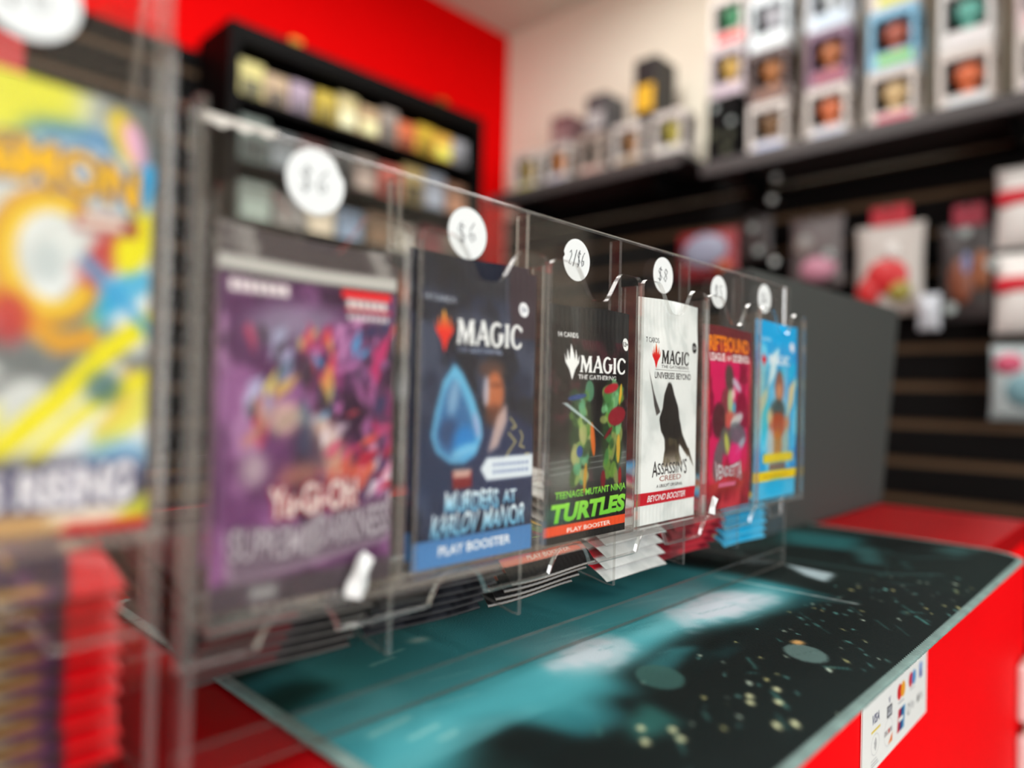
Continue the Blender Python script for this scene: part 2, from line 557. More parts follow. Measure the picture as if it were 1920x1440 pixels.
def art_navy():
    c = Canvas(73, 131, 190, 330, (26, 36, 62))
    c.noise((3, 5), 11, (62, 70, 92), .48, .72, .9)
    c.noise((4, 6), 12, (14, 18, 34), .5, .7, .9)
    c.rect(0, 73, 22, 60, (24, 52, 92), .45, 6)
    c.rect(0, 73, 117, 131, (22, 24, 34), .7, 2)
    c.rect(54, 73, 100, 131, (48, 30, 44), .85, .6)
    c.rect(52, 53, 102, 128, (110, 110, 124), .5, .4)
    c.ell(30, 106, 14, 3.4, (112, 118, 132), .35, 2)
    c.text('14 CARDS', 2.8, 21, 112.8, 115.4, (168, 174, 186), .01)
    c.spark(13.3, 91, 110, 9.5, (226, 34, 24), (248, 190, 60))
    c.magic(20, 62.6, 95.2, 106, (240, 242, 242))
    c.text('THE GATHERING', 20, 48.4, 91.6, 94, (150, 162, 190), .01)
    c.ell(63.6, 113.8, 3.4, 3.4, (236, 238, 242), 1)
    c.text('13+', 61.4, 65.8, 112.6, 115, (60, 70, 100), .01)
    # blue glass-like loop with glowing core, warm portrait-sized patch, dark coat
    c.poly([(30, 56), (44, 66), (60, 64), (72, 56), (73, 26), (20, 26)], (30, 42, 78), .9, 2)
    drop = [(19, 87), (24, 83), (30, 74), (36, 62), (37, 55), (33, 47), (26, 43.5), (18, 44), (10, 49), (7, 56), (9, 66), (13, 79)]
    c.poly(drop, (100, 182, 222), .95, .8)
    inner = [(20 + (x - 21) * .74, 62 + (y - 64) * .8) for x, y in drop]
    c.poly(inner, (48, 98, 150), .95, 1.2)
    c.ell(19, 72, 3, 8, (150, 186, 214), .7, 1.4, -10)
    c.ell(17, 57, 6, 6, (38, 60, 100), .8, 1.6)
    c.ell(26, 53, 7, 7, (24, 124, 200), .9, 1.8)
    c.ell(26, 49, 8, 2.5, (150, 214, 240), .7, 1.2, 15)
    c.ell(33, 60, 1.6, 6, (170, 160, 200), .7, .8, 15)
    c.ell(42, 85, 9, 4.5, (92, 60, 50), .8, 1.6)
    c.ell(44, 74, 6.5, 10, (196, 108, 66), .92, 1.4)
    c.ell(38.6, 75, 1.8, 7, (190, 206, 232), .7, .9)
    c.ell(44, 64, 6, 5, (92, 52, 40), .85, 1.4)
    c.ell(45, 78, 5, 1.2, (110, 58, 40), .6, .7)
    c.poly([(46, 64), (52, 70), (53, 62), (47, 50), (40, 47)], (206, 176, 168), .85, 1)
    for p in ([(55, 63), (59, 59), (56, 58)], [(54, 56), (59, 52), (54, 47), (52, 44)], [(62, 57), (64, 54), (62, 50), (65, 49)], [(66, 46), (69, 46)]):
        c.stroke(p, 1.0, (206, 186, 112), .8, .3)
    c.poly([(19, 40.5), (31, 40.5), (31, 33), (20, 32.5)], (118, 24, 34), 1, .3)
    c.poly([(20, 41), (30.5, 41), (29.5, 37.5), (20, 37.5)], (214, 186, 170), .8, .5)
    c.poly([(36, 40.5), (40, 35.2), (73, 35.2), (73, 45.8), (40, 45.4)], (222, 232, 240), 1, .5)
    for y in (41.2, 38):
        for i in range(9):
            c.rect(44 + i * 2.8, 46 + i * 2.8, y, y + 1.5, (110, 130, 176), .8, .25)
    tall = lambda x, y: (x, y + np.sin(x * .9) * .7)
    c.text('MURDERS', 16, 48, 22.6, 31.5, (236, 246, 250), .02, outline=(26, 50, 92), ow=.7, warp=tall, color2=(96, 176, 214))
    c.text('AT', 51, 60, 24, 30, (236, 246, 250), .02, outline=(26, 50, 92), ow=.7, color2=(96, 176, 214))
    c.text('KARLOV', 9.5, 36, 12.6, 22.4, (236, 246, 250), .02, outline=(26, 50, 92), ow=.7, warp=tall, color2=(96, 176, 214))
    c.text('MANOR', 39, 67, 13, 22.6, (236, 246, 250), .02, outline=(26, 50, 92), ow=.7, warp=tall, color2=(96, 176, 214))
    c.rect(0, 73, 0, 12, (70, 126, 184))
    c.text('PLAY BOOSTER', 14.8, 58.4, 4.6, 8.8, (240, 242, 244), .02)
    return c


def art_black():
    c = Canvas(70, 121, 220, 380, (26, 24, 26))
    c.noise((7, 9), 21, (72, 34, 42), .42, .68, .85, (c.Y > 30) & (c.Y < 104))
    c.noise((4, 12), 22, (18, 12, 16), .5, .62, .8)
    for i, y in enumerate((40, 48, 57, 66, 75, 84)):
        c.rect(0, 70, y, y + .5, (20, 12, 16), .35, .3)
    c.rect(0, 70, 111, 121, (32, 32, 33), 1, 1)
    c.noise((6, 3), 23, (64, 66, 66), .5, .75, .6, (c.Y > 104))
    c.text('14 CARDS', 8.2, 24, 104.4, 107, (240, 240, 238), .015)
    c.ell(66.4, 103.6, 3.0, 3.5, (246, 246, 244))
    c.text('13+', 64.2, 68.9, 102.4, 105, (20, 20, 20), .02)
    c.spark(17.4, 82.6, 101.4, 11, (246, 247, 245))
    c.magic(23.6, 66, 87, 95.6, (246, 247, 245))
    c.text('THE GATHERING', 22.5, 56.5, 83.2, 85.6, (236, 236, 234), .015)
    # street haze and two upright painterly colour masses
    c.rect(0, 70, 27, 46, (92, 98, 92), .55, 5)
    c.ell(12, 33, 12, 9, (150, 156, 148), .5, 4)
    c.ell(56, 42, 11, 6, (196, 204, 198), .55, 3)
    for y in (38, 41, 35):
        c.stroke([(2, y), (26, y + 1.5), (68, y + 3)], .5, (170, 180, 176), .5, .2)
    rng = np.random.default_rng(9)
    for cx, y0, y1, wd, tone in ((26, 30, 78, 10, [(84, 128, 56), (150, 176, 96), (60, 92, 46), (170, 170, 110), (40, 64, 40), (92, 160, 120)]),
                                 (54, 30, 82, 11, [(70, 130, 66), (120, 190, 130), (48, 84, 44), (150, 160, 90), (36, 58, 36), (110, 150, 60)])):
        c.ell(cx, (y0 + y1) / 2, wd * .95, (y1 - y0) * .5, (44, 62, 36), .9, 1.5)
        for _ in range(46):
            y = rng.uniform(y0, y1); t = (y - y0) / (y1 - y0)
            ww = wd * (.55 + .5 * math.sin(t * 2.6))
            x = cx + rng.uniform(-.8, .8) * ww
            c.ell(x, y, rng.uniform(1.4, 4.2), rng.uniform(2, 6), tone[int(rng.integers(len(tone)))], .75, .5, rng.uniform(-40, 40))
    for x, y, rx, ry, cc, an in ((22, 74, 8, 1.4, (40, 66, 130), 8), (25, 46, 2.6, 3, (36, 66, 140), 0), (36, 52, 2, 9, (214, 104, 40), 8), (58, 64, 8.5, 5, (140, 24, 40), 12), (52, 79, 7, 2.4, (176, 28, 44), 14), (61, 76, 1.2, 6, (226, 176, 50), -8), (60, 46, 2, 8, (206, 164, 60), 0), (50, 55, 5, 1.2, (120, 20, 34), 40), (46, 30, 2.2, 5, (120, 28, 38), 0), (62, 31, 1.6, 5, (150, 40, 40), 0), (30, 32, 1.4, 8, (190, 140, 50), -4)):
        c.ell(x, y, rx, ry, cc, .95, .45, an)
    c.poly([(9, 71), (11, 70.5), (37, 58), (46, 53), (45.6, 53.6), (30, 63), (14, 71)], (176, 196, 196), .9, .25)
    g1, g2 = (150, 226, 72), (96, 184, 62)
    c.rect(0, 22, 8.5, 20, (70, 140, 120), .55, 3)
    sl = lambda x, y: (x, y + (x - 36) * .012)
    c.text('TEENAGE MUTANT NINJA', 6.4, 67.8, 22, 26.6, g1, .02, warp=sl, color2=g2)
    c.text('TURTLES', 4.6, 68.2, 10.6, 20.6, g1, .05, warp=sl, color2=(112, 206, 60))
    c.rect(0, 70, 0, 9, (22, 21, 22))
    c.rect(0, 70, 4.2, 9, (232, 76, 34))
    c.text('PLAY BOOSTER', 19, 56, 4.8, 7.0, (246, 236, 230), .015)
    return c


def art_white():
    c = Canvas(67.5, 133, 230, 430, (236, 239, 237))
    c.noise((4, 7), 31, (206, 212, 210), .45, .75, .8)
    c.noise((3, 5), 32, (246, 248, 246), .5, .7, .8)
    # pale watermark blades under the top notch
    c.poly([(27, 128), (31, 112), (35, 100), (31, 98), (28, 108)], (216, 221, 219), .8, .6)
    c.poly([(44, 115), (52, 108), (56, 97), (50, 100), (46, 106)], (214, 219, 217), .8, .6)
    dk = (36, 33, 32)
    c.text('7 CARDS', 6.3, 20, 106.6, 109.6, (70, 72, 72), .008)
    c.ell(61.6, 106.2, 2.9, 3.4, (30, 30, 30))
    c.text('13+', 59.6, 63.8, 105.1, 107.4, (240, 240, 240), .015)
    c.spark(16.6, 91.5, 107, 8.2, (216, 22, 28), (232, 130, 60))
    c.magic(22, 55.2, 94.8, 102.8, dk)
    c.text('THE GATHERING', 22, 54.6, 92.2, 94.0, (90, 88, 88), .01)
    c.rect(16, 56, 90.9, 91.25, (110, 108, 108))
    c.text('UNIVERSES BEYOND', 15.2, 57.6, 85.8, 89.6, dk, .012)
    # dark inky brush form with stray strokes, dissolving into dust at its foot
    body = c.polymask([(30, 84), (26, 76), (24.5, 68), (21, 62), (23, 55), (27, 50), (28, 44), (26, 36), (24, 33), (50, 33), (45, 41), (44, 47), (50, 42), (55, 38), (58, 38.5), (55, 44), (48, 53), (44, 62), (42, 70), (37, 78), (33.5, 84)]).astype(float)
    n = fbm(c.py, c.px, (9, 16), 33)
    mk = np.clip(c.blur(body, .9) * 1.9 - .55 + (n - .5) * .9, 0, 1)
    fade = smoothstep(30, 52, c.Y + (n - .5) * 8)
    cc = np.array((112, 92, 68)) * (1 - fade[..., None]) + np.array((36, 32, 30)) * fade[..., None]
    al = (mk * (.35 + .65 * smoothstep(30, 44, c.Y)))[..., None]
    c.a = c.a * (1 - al) + cc * al
    c.noise((14, 22), 35, (92, 84, 60), .55, .72, .6, mk * (c.Y < 58))
    c.poly([(9, 91), (10, 88), (14, 76), (15.4, 70), (18, 64), (22, 66), (18, 72), (14.6, 78)], (58, 52, 50), .9, .35)
    c.poly([(54, 44), (58, 37), (64, 31), (60, 38), (57, 43)], (78, 70, 56), .9, .3)
    c.text('ASSASSIN\u2019S', 14.6, 54.4, 28.8, 35.6, (46, 42, 42), .006, warp=lambda x, y: (x, y + np.where((x < 20) | (x > 49), (y - 32) * .35, 0)))
    c.text('CREED', 22.6, 47.2, 24.9, 28.0, (150, 80, 66), .004)
    c.text('A UBISOFT ORIGINAL', 19.6, 49, 21.2, 23.0, (60, 58, 58), .01)
    c.rect(0, 68, 11.6, 19, (206, 18, 40))
    c.text('BEYOND BOOSTER', 12.2, 55, 13.3, 17.2, (246, 244, 244), .02)
    return c


def art_crimson():
    c = Canvas(71, 123, 130, 230, (160, 34, 52))
    c.noise((3, 8), 41, (112, 20, 34), .45, .7, .9)
    c.noise((4, 4), 42, (206, 60, 70), .5, .72, .8)
    c.rect(0, 71, 112, 123, (104, 40, 44), .9, 1)
    c.rect(8, 64, 18, 100, (214, 26, 92), .95, .6)
    c.noise((4, 6), 43, (130, 16, 50), .45, .62, .9, (c.X > 8) & (c.X < 64) & (c.Y > 18) & (c.Y < 100))
    c.rect(8, 64, 12, 30, (200, 84, 50), .5, 4)
    c.text('RIFTBOUND', 8.6, 66, 106, 116.4, (242, 132, 28), .03)
    c.text('LEAGUE', 8.4, 29, 99.6, 104.8, (246, 240, 238), .02)
    c.text('OF', 31.5, 36.5, 100.2, 103.6, (246, 240, 238), .02)
    c.text('LEGENDS', 39, 65, 99.6, 104.8, (246, 240, 238), .02)
    for x, y, rx, ry, cc, an in ((34, 88, 6, 10, (64, 72, 58), 10), (45, 84, 8, 3, (200, 206, 220), -30), (30, 70, 7, 12, (120, 60, 62), 10), (36, 72, 4, 9, (180, 220, 150), 5), (41, 66, 3, 7, (70, 190, 214), -10), (36, 60, 11, 6, (206, 92, 76), 0), (20, 60, 9, 12, (64, 38, 38), 0), (46, 60, 10, 4, (206, 222, 220), 20), (48, 50, 14, 8, (96, 104, 112), -15), (30, 46, 8, 10, (88, 98, 90), 20), (52, 42, 9, 3, (172, 186, 200), 35), (32, 44, 3, 8, (200, 206, 90), 20), (20, 34, 6, 14, (92, 96, 96), -15), (40, 78, 3, 4, (236, 214, 206), 0), (44, 36, 10, 8, (226, 44, 120), 0)):
        c.ell(x, y, rx, ry, cc, .85, 1.1, an)
    c.text('VENDETTA', 16, 55, 20, 31, (208, 204, 206), .02, outline=(110, 30, 50), ow=.5, warp=lambda x, y: (x, 25.5 + (y - 25.5) * (.62 + .7 * ((x - 35) / 19) ** 2)))
    c.rect(23, 47, 15, 18, (230, 120, 160), .9, .4)
    return c


def art_sky():
    c = Canvas(75, 133, 130, 230, (44, 164, 226))
    c.noise((3, 5), 51, (120, 214, 244), .46, .68, .9)
    c.noise((4, 5), 52, (30, 108, 196), .52, .7, .8)
    c.rect(0, 75, 117, 133, (20, 172, 236), .9, 2)
    c.ell(40, 72, 16, 34, (196, 238, 246), .7, 7)
    shards(c, np.random.default_rng(4), 12, 4, 70, 45, 100, [(20, 196, 236), (232, 246, 246), (20, 150, 220), (226, 206, 150)], 16, 40, 1.2, (50, 80))
    c.rect(0, 18, 50, 100, (200, 176, 130), .35, 5)
    c.spark(11, 98, 110, 8, (220, 36, 46))
    c.magic(18, 57, 101, 108, (240, 246, 250))
    c.text('14 CARDS', 8, 26, 118, 121, (200, 226, 240), .01)
    c.ell(64, 116, 4, 4, (236, 236, 244))
    for x, y, rx, ry, cc in ((38, 84, 8, 13, (168, 82, 54)), (38, 80, 4, 7, (222, 156, 110)), (36, 66, 14, 9, (70, 72, 66)), (36, 55, 16, 10, (190, 74, 36)), (36, 40, 10, 12, (196, 120, 50)), (22, 62, 5, 6, (214, 190, 140)), (54, 56, 5, 7, (206, 136, 92)), (24, 40, 6, 14, (190, 196, 196)), (52, 40, 6, 14, (176, 190, 172))):
        c.ell(x, y, rx, ry, cc, .85, 1.6)
    c.rect(12, 66, 27.5, 34, (232, 206, 40), .95, .6)
    c.rect(22, 52, 21, 27, (140, 84, 56), .8, 1)
    c.rect(0, 75, 13.6, 21, (250, 216, 20), 1, .4)
    c.rect(14, 60, 16.4, 18.2, (216, 172, 20), .7, .4)
    c.rect(0, 75, 0, 13.6, (74, 190, 236))
    c.ell(38, 8, 18, 6, (20, 180, 236), .8, 2)
    return c


def art_bright():
    c = Canvas(71, 127, 110, 200, (206, 210, 206))
    rng = np.random.default_rng(12)
    c.noise((4, 7), 61, (86, 92, 92), .48, .66, .8)
    c.noise((3, 6), 62, (236, 240, 236), .5, .66, .8)
    shards(c, rng, 22, 20, 71, 30, 110, [(232, 222, 30), (36, 160, 214), (232, 186, 60), (60, 60, 64), (236, 240, 238), (190, 60, 60), (232, 222, 30)], 14, 36, .9, (25, 75))
    c.rect(0, 50, 108, 127, (226, 222, 50), .9, 3)
    c.ell(50, 112, 14, 5, (58, 120, 176), .9, 2)
    c.ell(48, 107, 14, 4, (226, 232, 228), .9, 2)
    c.ell(62, 116, 4, 9, (226, 196, 50), .95, .8, 20)
    c.ell(65, 114, 3, 8, (236, 176, 214), .95, .8, 20)
    c.rect(67, 71, 108, 127, (92, 94, 92), .8, 1.5)
    # orange swirl
    for k, cc in ((0, (216, 150, 30)), (1.6, (240, 206, 60))):
        pts = [(44 + (14 - k) * math.cos(t) * (1 - t * .04), 78 + (16 - k) * math.sin(t)) for t in np.linspace(1.2, 5.6, 24)]
        c.stroke(pts, 6.5 - k * 2, cc, .95, .6)
    c.ell(43, 76, 4, 6, (196, 206, 206), .9, 1)
    c.stroke([(30, 66), (38, 60), (46, 54), (54, 56)], 6, (226, 160, 40), .95, .8)
    c.ell(34, 60, 5, 7, (190, 50, 50), .9, 1.4)
    c.ell(66.5, 101, 3.4, 9, (30, 168, 226), 1, .8, -20)
    c.ell(65.5, 85, 5, 10, (236, 226, 20), 1, 1, -20)
    c.stroke([(32, 24), (46, 38), (58, 52), (70, 62)], 6, (236, 224, 20), 1, .7)
    c.stroke([(40, 22), (54, 36), (70, 46)], 3.4, (236, 224, 20), 1, .7)
    c.ell(58, 42, 5, 5, (70, 110, 110), .9, 1.4)
    c.stroke([(52, 78), (64, 66), (71, 58)], 3, (60, 160, 214), 1, .8)
    c.rect(49, 66, 86.5, 91.5, (150, 60, 60), 1, .6)
    c.rect(50, 62, 87.5, 90.6, (236, 222, 206), 1, .5)
    arch = lambda x, y: (x, y - ((x - 34) / 34) ** 2 * 4)
    c.text('POK\u00e9MON', 2, 66, 97, 110, (240, 182, 22), .04, outline=(52, 70, 120), ow=.9, warp=arch)
    c.rect(0, 71, 0, 22, (60, 60, 84), .85, 2)
    c.ell(62, 22, 9, 5, (120, 176, 214), .9, 2)
    c.rect(0, 67, 1, 7, (206, 160, 96), .95, 1)
    c.ell(56, 6, 12, 3, (236, 222, 200), 1, 1)
    c.poly([(58, -1), (72, -1), (72, 12), (66, 8)], (206, 206, 30), .8, 1)
    c.text('S RISING', 30, 66.5, 8.6, 19, (236, 236, 240), .05, outline=(40, 40, 96), ow=1.1, warp=lambda x, y: (x, y + (x - 48) * .05 + (y - 14) * (x - 40) * .008))
    c.poly([(46, -1), (72, -1), (72, 3), (50, 3.4)], (196, 14, 22), 1, .5)
    return c


def art_stack_dark():
    c = Canvas(70, 122, 60, 110, (22, 21, 22))
    c.noise((5, 8), 81, (52, 46, 50), .5, .7, .7)
    c.rect(0, 36, 3, 4.2, (150, 36, 38), .8, .3)
    for i in range(9):
        c.rect(20 + i * 4.2, 23.2 + i * 4.2, 7.5, 11.5, (186, 172, 170), .9, .3)
    for i in range(7):
        c.rect(4 + i * 2.6, 6 + i * 2.6, 14, 17, (130, 134, 132), .8, .3)
    c.rect(0, 70, 0, 1.6, (120, 118, 114), .8, .3)
    return c


def art_stack_dark2():
    c = Canvas(70, 122, 60, 110, (20, 21, 25))
    c.noise((5, 8), 82, (46, 48, 54), .5, .7, .7)
    for i in range(6):
        c.rect(12 + i * 3.4, 14.4 + i * 3.4, 9, 12, (150, 150, 154), .7, .3)
    for i in range(9):
        c.rect(36 + i * 3, 38 + i * 3, 5, 7, (120, 120, 126), .7, .3)
    c.rect(0, 70, 0, 1.2, (96, 96, 96), .8, .3)
    return c


def art_stack_bright():
    c = Canvas(68, 122, 70, 120, (58, 40, 58))
    c.noise((7, 10), 83, (170, 130, 70), .46, .6, .9)
    c.noise((8, 12), 84, (110, 60, 96), .52, .66, .9)
    c.noise((9, 9), 85, (206, 190, 160), .6, .72, .9)
    c.rect(0, 46, 5, 9, (196, 150, 50), .8, 1)
    c.rect(0, 12, 2, 14, (176, 50, 70), .8, 2)
    c.rect(0, 68, 0, 1.5, (40, 34, 40), .8, .4)
    c.poly([(51, -1), (69, -1), (69, 30), (56, 24)], (216, 16, 24), 1, .8)
    return c


# ------------------------------------------------------------------ booster packs
M_PACK = art_mat('printed_foil', .36, .22, .03, .2, 120)
M_PACKW = art_mat('printed_foil_matte', .4, .25, .03, .25, 120)
PK = .965


def make_pack(c, seed, T=.0042, material=None, sag=0.0, down=1, droop=0.0):
    """one wrapped pack standing on its bottom seal: x across, z up, printed face towards -y"""
    art = c.result()
    if down > 1:
        yy, xx = art.shape[0] // down, art.shape[1] // down
        art = art[:yy * down, :xx * down].reshape(yy, down, xx, down, 3).mean((1, 3))
    ny, nx = art.shape[:2]
    W, H = c.W * PK / 1000, c.H * PK / 1000
    rng = np.random.default_rng(seed)
    u = np.linspace(-1, 1, nx)[None, :] * np.ones((ny, 1))
    v = np.linspace(0, 1, ny)[:, None] * np.ones((1, nx))
    cb = .0085 / H; ct = .011 / H

    def depth(u, v, amp=1.0):
        rise = smoothstep(cb * .8, cb * 2.6, v) * (1 - smoothstep(1 - ct * 2.6, 1 - ct * .8, v))
        d = (T / 2 - .0006 + .0006 * (1 - u * u)) * np.sqrt(np.clip(1 - np.abs(u) ** 44, 0, 1)) * rise
        wr = np.zeros_like(u)
        for k in range(9):
            f = rng.uniform(3, 11); ph = rng.uniform(0, 6.3); q = rng.uniform(-6, 6)
            near = np.exp(-((1 - ct) - v).clip(0) * H / .012) if k % 2 else np.exp(-(v - cb).clip(0) * H / .012)
            wr += near * np.sin(f * u + q * v + ph) * .00022
        for k in range(5):
            x0, y0, a = rng.uniform(-.9, .9), rng.uniform(.1, .9), rng.uniform(0, 3.14)
            s = (u - x0) * math.cos(a) + (v - y0) * 3 * math.sin(a)
            t = -(u - x0) * math.sin(a) + (v - y0) * 3 * math.cos(a)
            wr += np.exp(-(s / .05) ** 2 - (t / .5) ** 2) * rng.uniform(-1, 1) * .00025
        rid = np.sin(u * W / 2 / .0006) * .00006 * (1 - rise)
        return d + .00018 + (wr * rise + rid) * amp

    D = depth(u, v)
    body = smoothstep(cb, .3, v) * (1 - smoothstep(.7, 1 - ct, v))
    xs = u * W / 2 * (1 - .022 * body)
    zs = v * H + np.sin(u * 2.4 + seed) * .0006 * smoothstep(.8, 1, v)
    e = np.clip(1 - v * H / .024, 0, 1)
    ys = sag * (u * .5) ** 2 + droop * e ** 1.8 * (1 + .10 * np.sin(u * 2.2 + seed))
    zs = zs + droop * .35 * e ** 2
    root = empty('booster_pack')
    rows_b = max(2, int(round(cb * (ny - 1)))); rows_t = max(2, int(round(ct * (ny - 1))))
    kb, kx = max(1, ny // 40), max(1, nx // 20)
    for nm, r0, r1 in (('bottom_seal', 0, rows_b), ('wrapper', rows_b, ny - 1 - rows_t), ('top_seal', ny - 1 - rows_t, ny - 1)):
        sl = slice(r0, r1 + 1)
        fr = np.stack([xs[sl], ys[sl] - D[sl], zs[sl]], -1).reshape(-1, 3)
        n = r1 - r0 + 1
        idx = np.arange(n * nx).reshape(n, nx)
        q = np.stack([idx[:-1, :-1], idx[:-1, 1:], idx[1:, 1:], idx[1:, :-1]], -1).reshape(-1, 4)
        cf = art[sl].reshape(-1, 3)
        # plain reverse
        ri = np.unique(np.concatenate([np.arange(r0, r1 + 1, kb), [r1]])); ci = np.unique(np.concatenate([np.arange(0, nx, kx), [nx - 1]]))
        g = np.ix_(ri, ci)
        Db = np.minimum(D[g], T * .5)
        bk = np.stack([xs[g], ys[g] + Db, zs[g]], -1).reshape(-1, 3)
        ib = np.arange(len(ri) * len(ci)).reshape(len(ri), len(ci)) + len(fr)
        qb = np.stack([ib[:-1, :-1], ib[1:, :-1], ib[1:, 1:], ib[:-1, 1:]], -1).reshape(-1, 4)
        # side closing strips
        side = []
        for cfro, cbk, flip in ((0, 0, 0), (nx - 1, len(ci) - 1, 1)):
            for a in range(len(ri) - 1):
                f0, f1 = idx[ri[a] - r0, cfro], idx[ri[a + 1] - r0, cfro]
                b0, b1 = ib[a, cbk], ib[a + 1, cbk]
                side.append((f0, f1, b1, b0) if not flip else (f0, b0, b1, f1))
        V = np.concatenate([fr, bk]); Q = np.concatenate([q, qb, np.array(side)])
        cb_ = np.ones((len(bk), 3)) * art.mean((0, 1)) * .7
        me = bpy.data.meshes.new(nm)
        me.vertices.add(len(V)); me.vertices.foreach_set('co', V.ravel())
        me.loops.add(Q.size); me.loops.foreach_set('vertex_index', Q.ravel().astype(np.int32))
        me.polygons.add(len(Q)); me.polygons.foreach_set('loop_start', np.arange(0, Q.size, 4, dtype=np.int32))
        me.polygons.foreach_set('use_smooth', np.ones(len(Q), bool))
        at = me.color_attributes.new('art', 'FLOAT_COLOR', 'POINT')
        rgba = np.ones((len(V), 4)); rgba[:, :3] = np.concatenate([cf, cb_])
        at.data.foreach_set('color', rgba.ravel())
        me.update(); me.validate()
        link(nm, me, root, (material or M_PACK,))
    return root, W, H


def grid_art(name, c, fn, material, parent=None):
    """printed sheet: fn(u,v) -> xyz for u,v in 0..1"""
    art = c.result(); ny, nx = art.shape[:2]
    u = np.linspace(0, 1, nx)[None, :] * np.ones((ny, 1)); v = np.linspace(0, 1, ny)[:, None] * np.ones((1, nx))
    V = fn(u, v).reshape(-1, 3)
    idx = np.arange(nx * ny).reshape(ny, nx)
    Q = np.stack([idx[:-1, :-1], idx[:-1, 1:], idx[1:, 1:], idx[1:, :-1]], -1).reshape(-1, 4)
    me = bpy.data.meshes.new(name)
    me.vertices.add(len(V)); me.vertices.foreach_set('co', V.ravel())
    me.loops.add(Q.size); me.loops.foreach_set('vertex_index', Q.ravel().astype(np.int32))
    me.polygons.add(len(Q)); me.polygons.foreach_set('loop_start', np.arange(0, Q.size, 4, dtype=np.int32))
    me.polygons.foreach_set('use_smooth', np.ones(len(Q), bool))
    at = me.color_attributes.new('art', 'FLOAT_COLOR', 'POINT')
    rgba = np.ones((len(V), 4)); rgba[:, :3] = art.reshape(-1, 3)
    at.data.foreach_set('color', rgba.ravel())
    me.update(); me.validate()
    return link(name, me, parent, (material,))


# ================================================================== THE ROOM
M_RED = mat('red_paint', (230, 0, 2), .7, spec=.05, bump=.1, bscale=80, vary=.04)
M_CREAM = mat('cream_paint', (240, 234, 216), .8, spec=.2, bump=.15, bscale=120, vary=.04, vscale=2)
M_CEIL = mat('ceiling_paint', (226, 234, 220), .9, spec=.1, bump=.2, bscale=90)
M_FLOOR = mat('dark_floor', (70, 66, 62), .5, vary=.15, vscale=3)
M_SLAT = mat('black_slat', (7, 6, 6), .65, spec=.12, bump=.05)
M_MDF = mat('brown_groove', (92, 70, 46), .7, vary=.1, vscale=20)
M_BLACK = mat('black_satin', (7, 6, 6), .6, spec=.08)
M_SHELF = mat('charcoal_shelf', (62, 58, 58), .55)

XW0, XW1, YW0, YW1, ZC = -2.6, 2.15, -2.8, 2.13, 2.6
struct(box('floor', (XW0 - .1, YW0 - .1, -.1), (XW1 + .1, YW1 + .1, 0), M_FLOOR))
struct(box('ceiling', (XW0 - .1, YW0 - .1, ZC), (XW1 + .1, YW1 + .1, ZC + .1), M_CEIL))
wb = struct(box('wall_back', (XW0, YW1, 0), (XW1 + .1, YW1 + .1, ZC), M_RED))
wr = struct(box('wall_right', (XW1, YW0, 0), (XW1 + .1, YW1, ZC), M_CREAM))
struct(box('wall_left', (XW0 - .1, YW0, 0), (XW0, YW1, ZC), M_CREAM))
bm = bmesh.new()
for lo, hi in (((XW0, YW0 - .1, 0), (XW1, YW0, .6)), ((XW0, YW0 - .1, 2.5), (XW1, YW0, ZC)), ((XW0, YW0 - .1, .6), (-2.2, YW0, 2.5)), ((.3, YW0 - .1, .6), (XW1, YW0, 2.5))):
    bm_box(bm, lo, hi)
struct(link('wall_front', mesh_of(bm), None, (M_CREAM,)))
wn = struct(box('window_1', (-2.2, YW0 - .08, .6), (.3, YW0 - .07, 2.5), acrylic('window_glass', (.95, .97, .97), .0)))
for x in (-2.2, -1.37, -.54, .26):
    box('window_frame', (x, YW0 - .09, .6), (x + .04, YW0 - .02, 2.5), M_BLACK, wn)

# black slatwall boards on brown grooves, wall_right below the shelf
box('groove_backing', (XW1 - .006, -1.2, .1), (XW1 - .001, YW1 - .03, 1.738), M_MDF, wr)
box('top_board', (XW1 - .018, 1.07, 1.742), (XW1 - .001, YW1 - .03, 1.808), M_SLAT, wr, .002, 1)
box('top_board', (XW1 - .018, -1.2, 1.742), (XW1 - .001, 1.068, 1.7535), M_SLAT, wr, .002, 1)
z = 1.70 - .075
g = 0
SLAT_MESH = None
zz = 1.227  # a groove centre measured on the wall
zs = [zz + .1022 * k for k in range(-11, 6)]
for k in range(len(zs) - 1):
    lo, hi = zs[k] + .0105, zs[k + 1] - .0105
    if SLAT_MESH is None:
        o = box('slat', (0, -1.2, 0), (.014, YW1 - .03, hi - lo), M_SLAT, wr, .002, 1); SLAT_MESH = o.data
    else:
        o = link('slat', SLAT_MESH, wr)
    o.location = (XW1 - .018, 0, lo)
# slatwall on wall_back, behind the case
box('groove_backing', (-1.6, YW1 - .006, .2), (1.78, YW1 - .001, 2.06), M_MDF, wb)
SLAT_MESH = None
zz = 1.993
zs = [zz + .1022 * k for k in range(-15, 1)] + [2.06]
for k in range(len(zs) - 1):
    lo, hi = zs[k] + .0105, zs[k + 1] - (.0105 if k < 15 else 0)
    o = box('slat', (-1.6, YW1 - .018, lo), (1.78, YW1 - .005, hi), M_SLAT, wb, .002, 1)

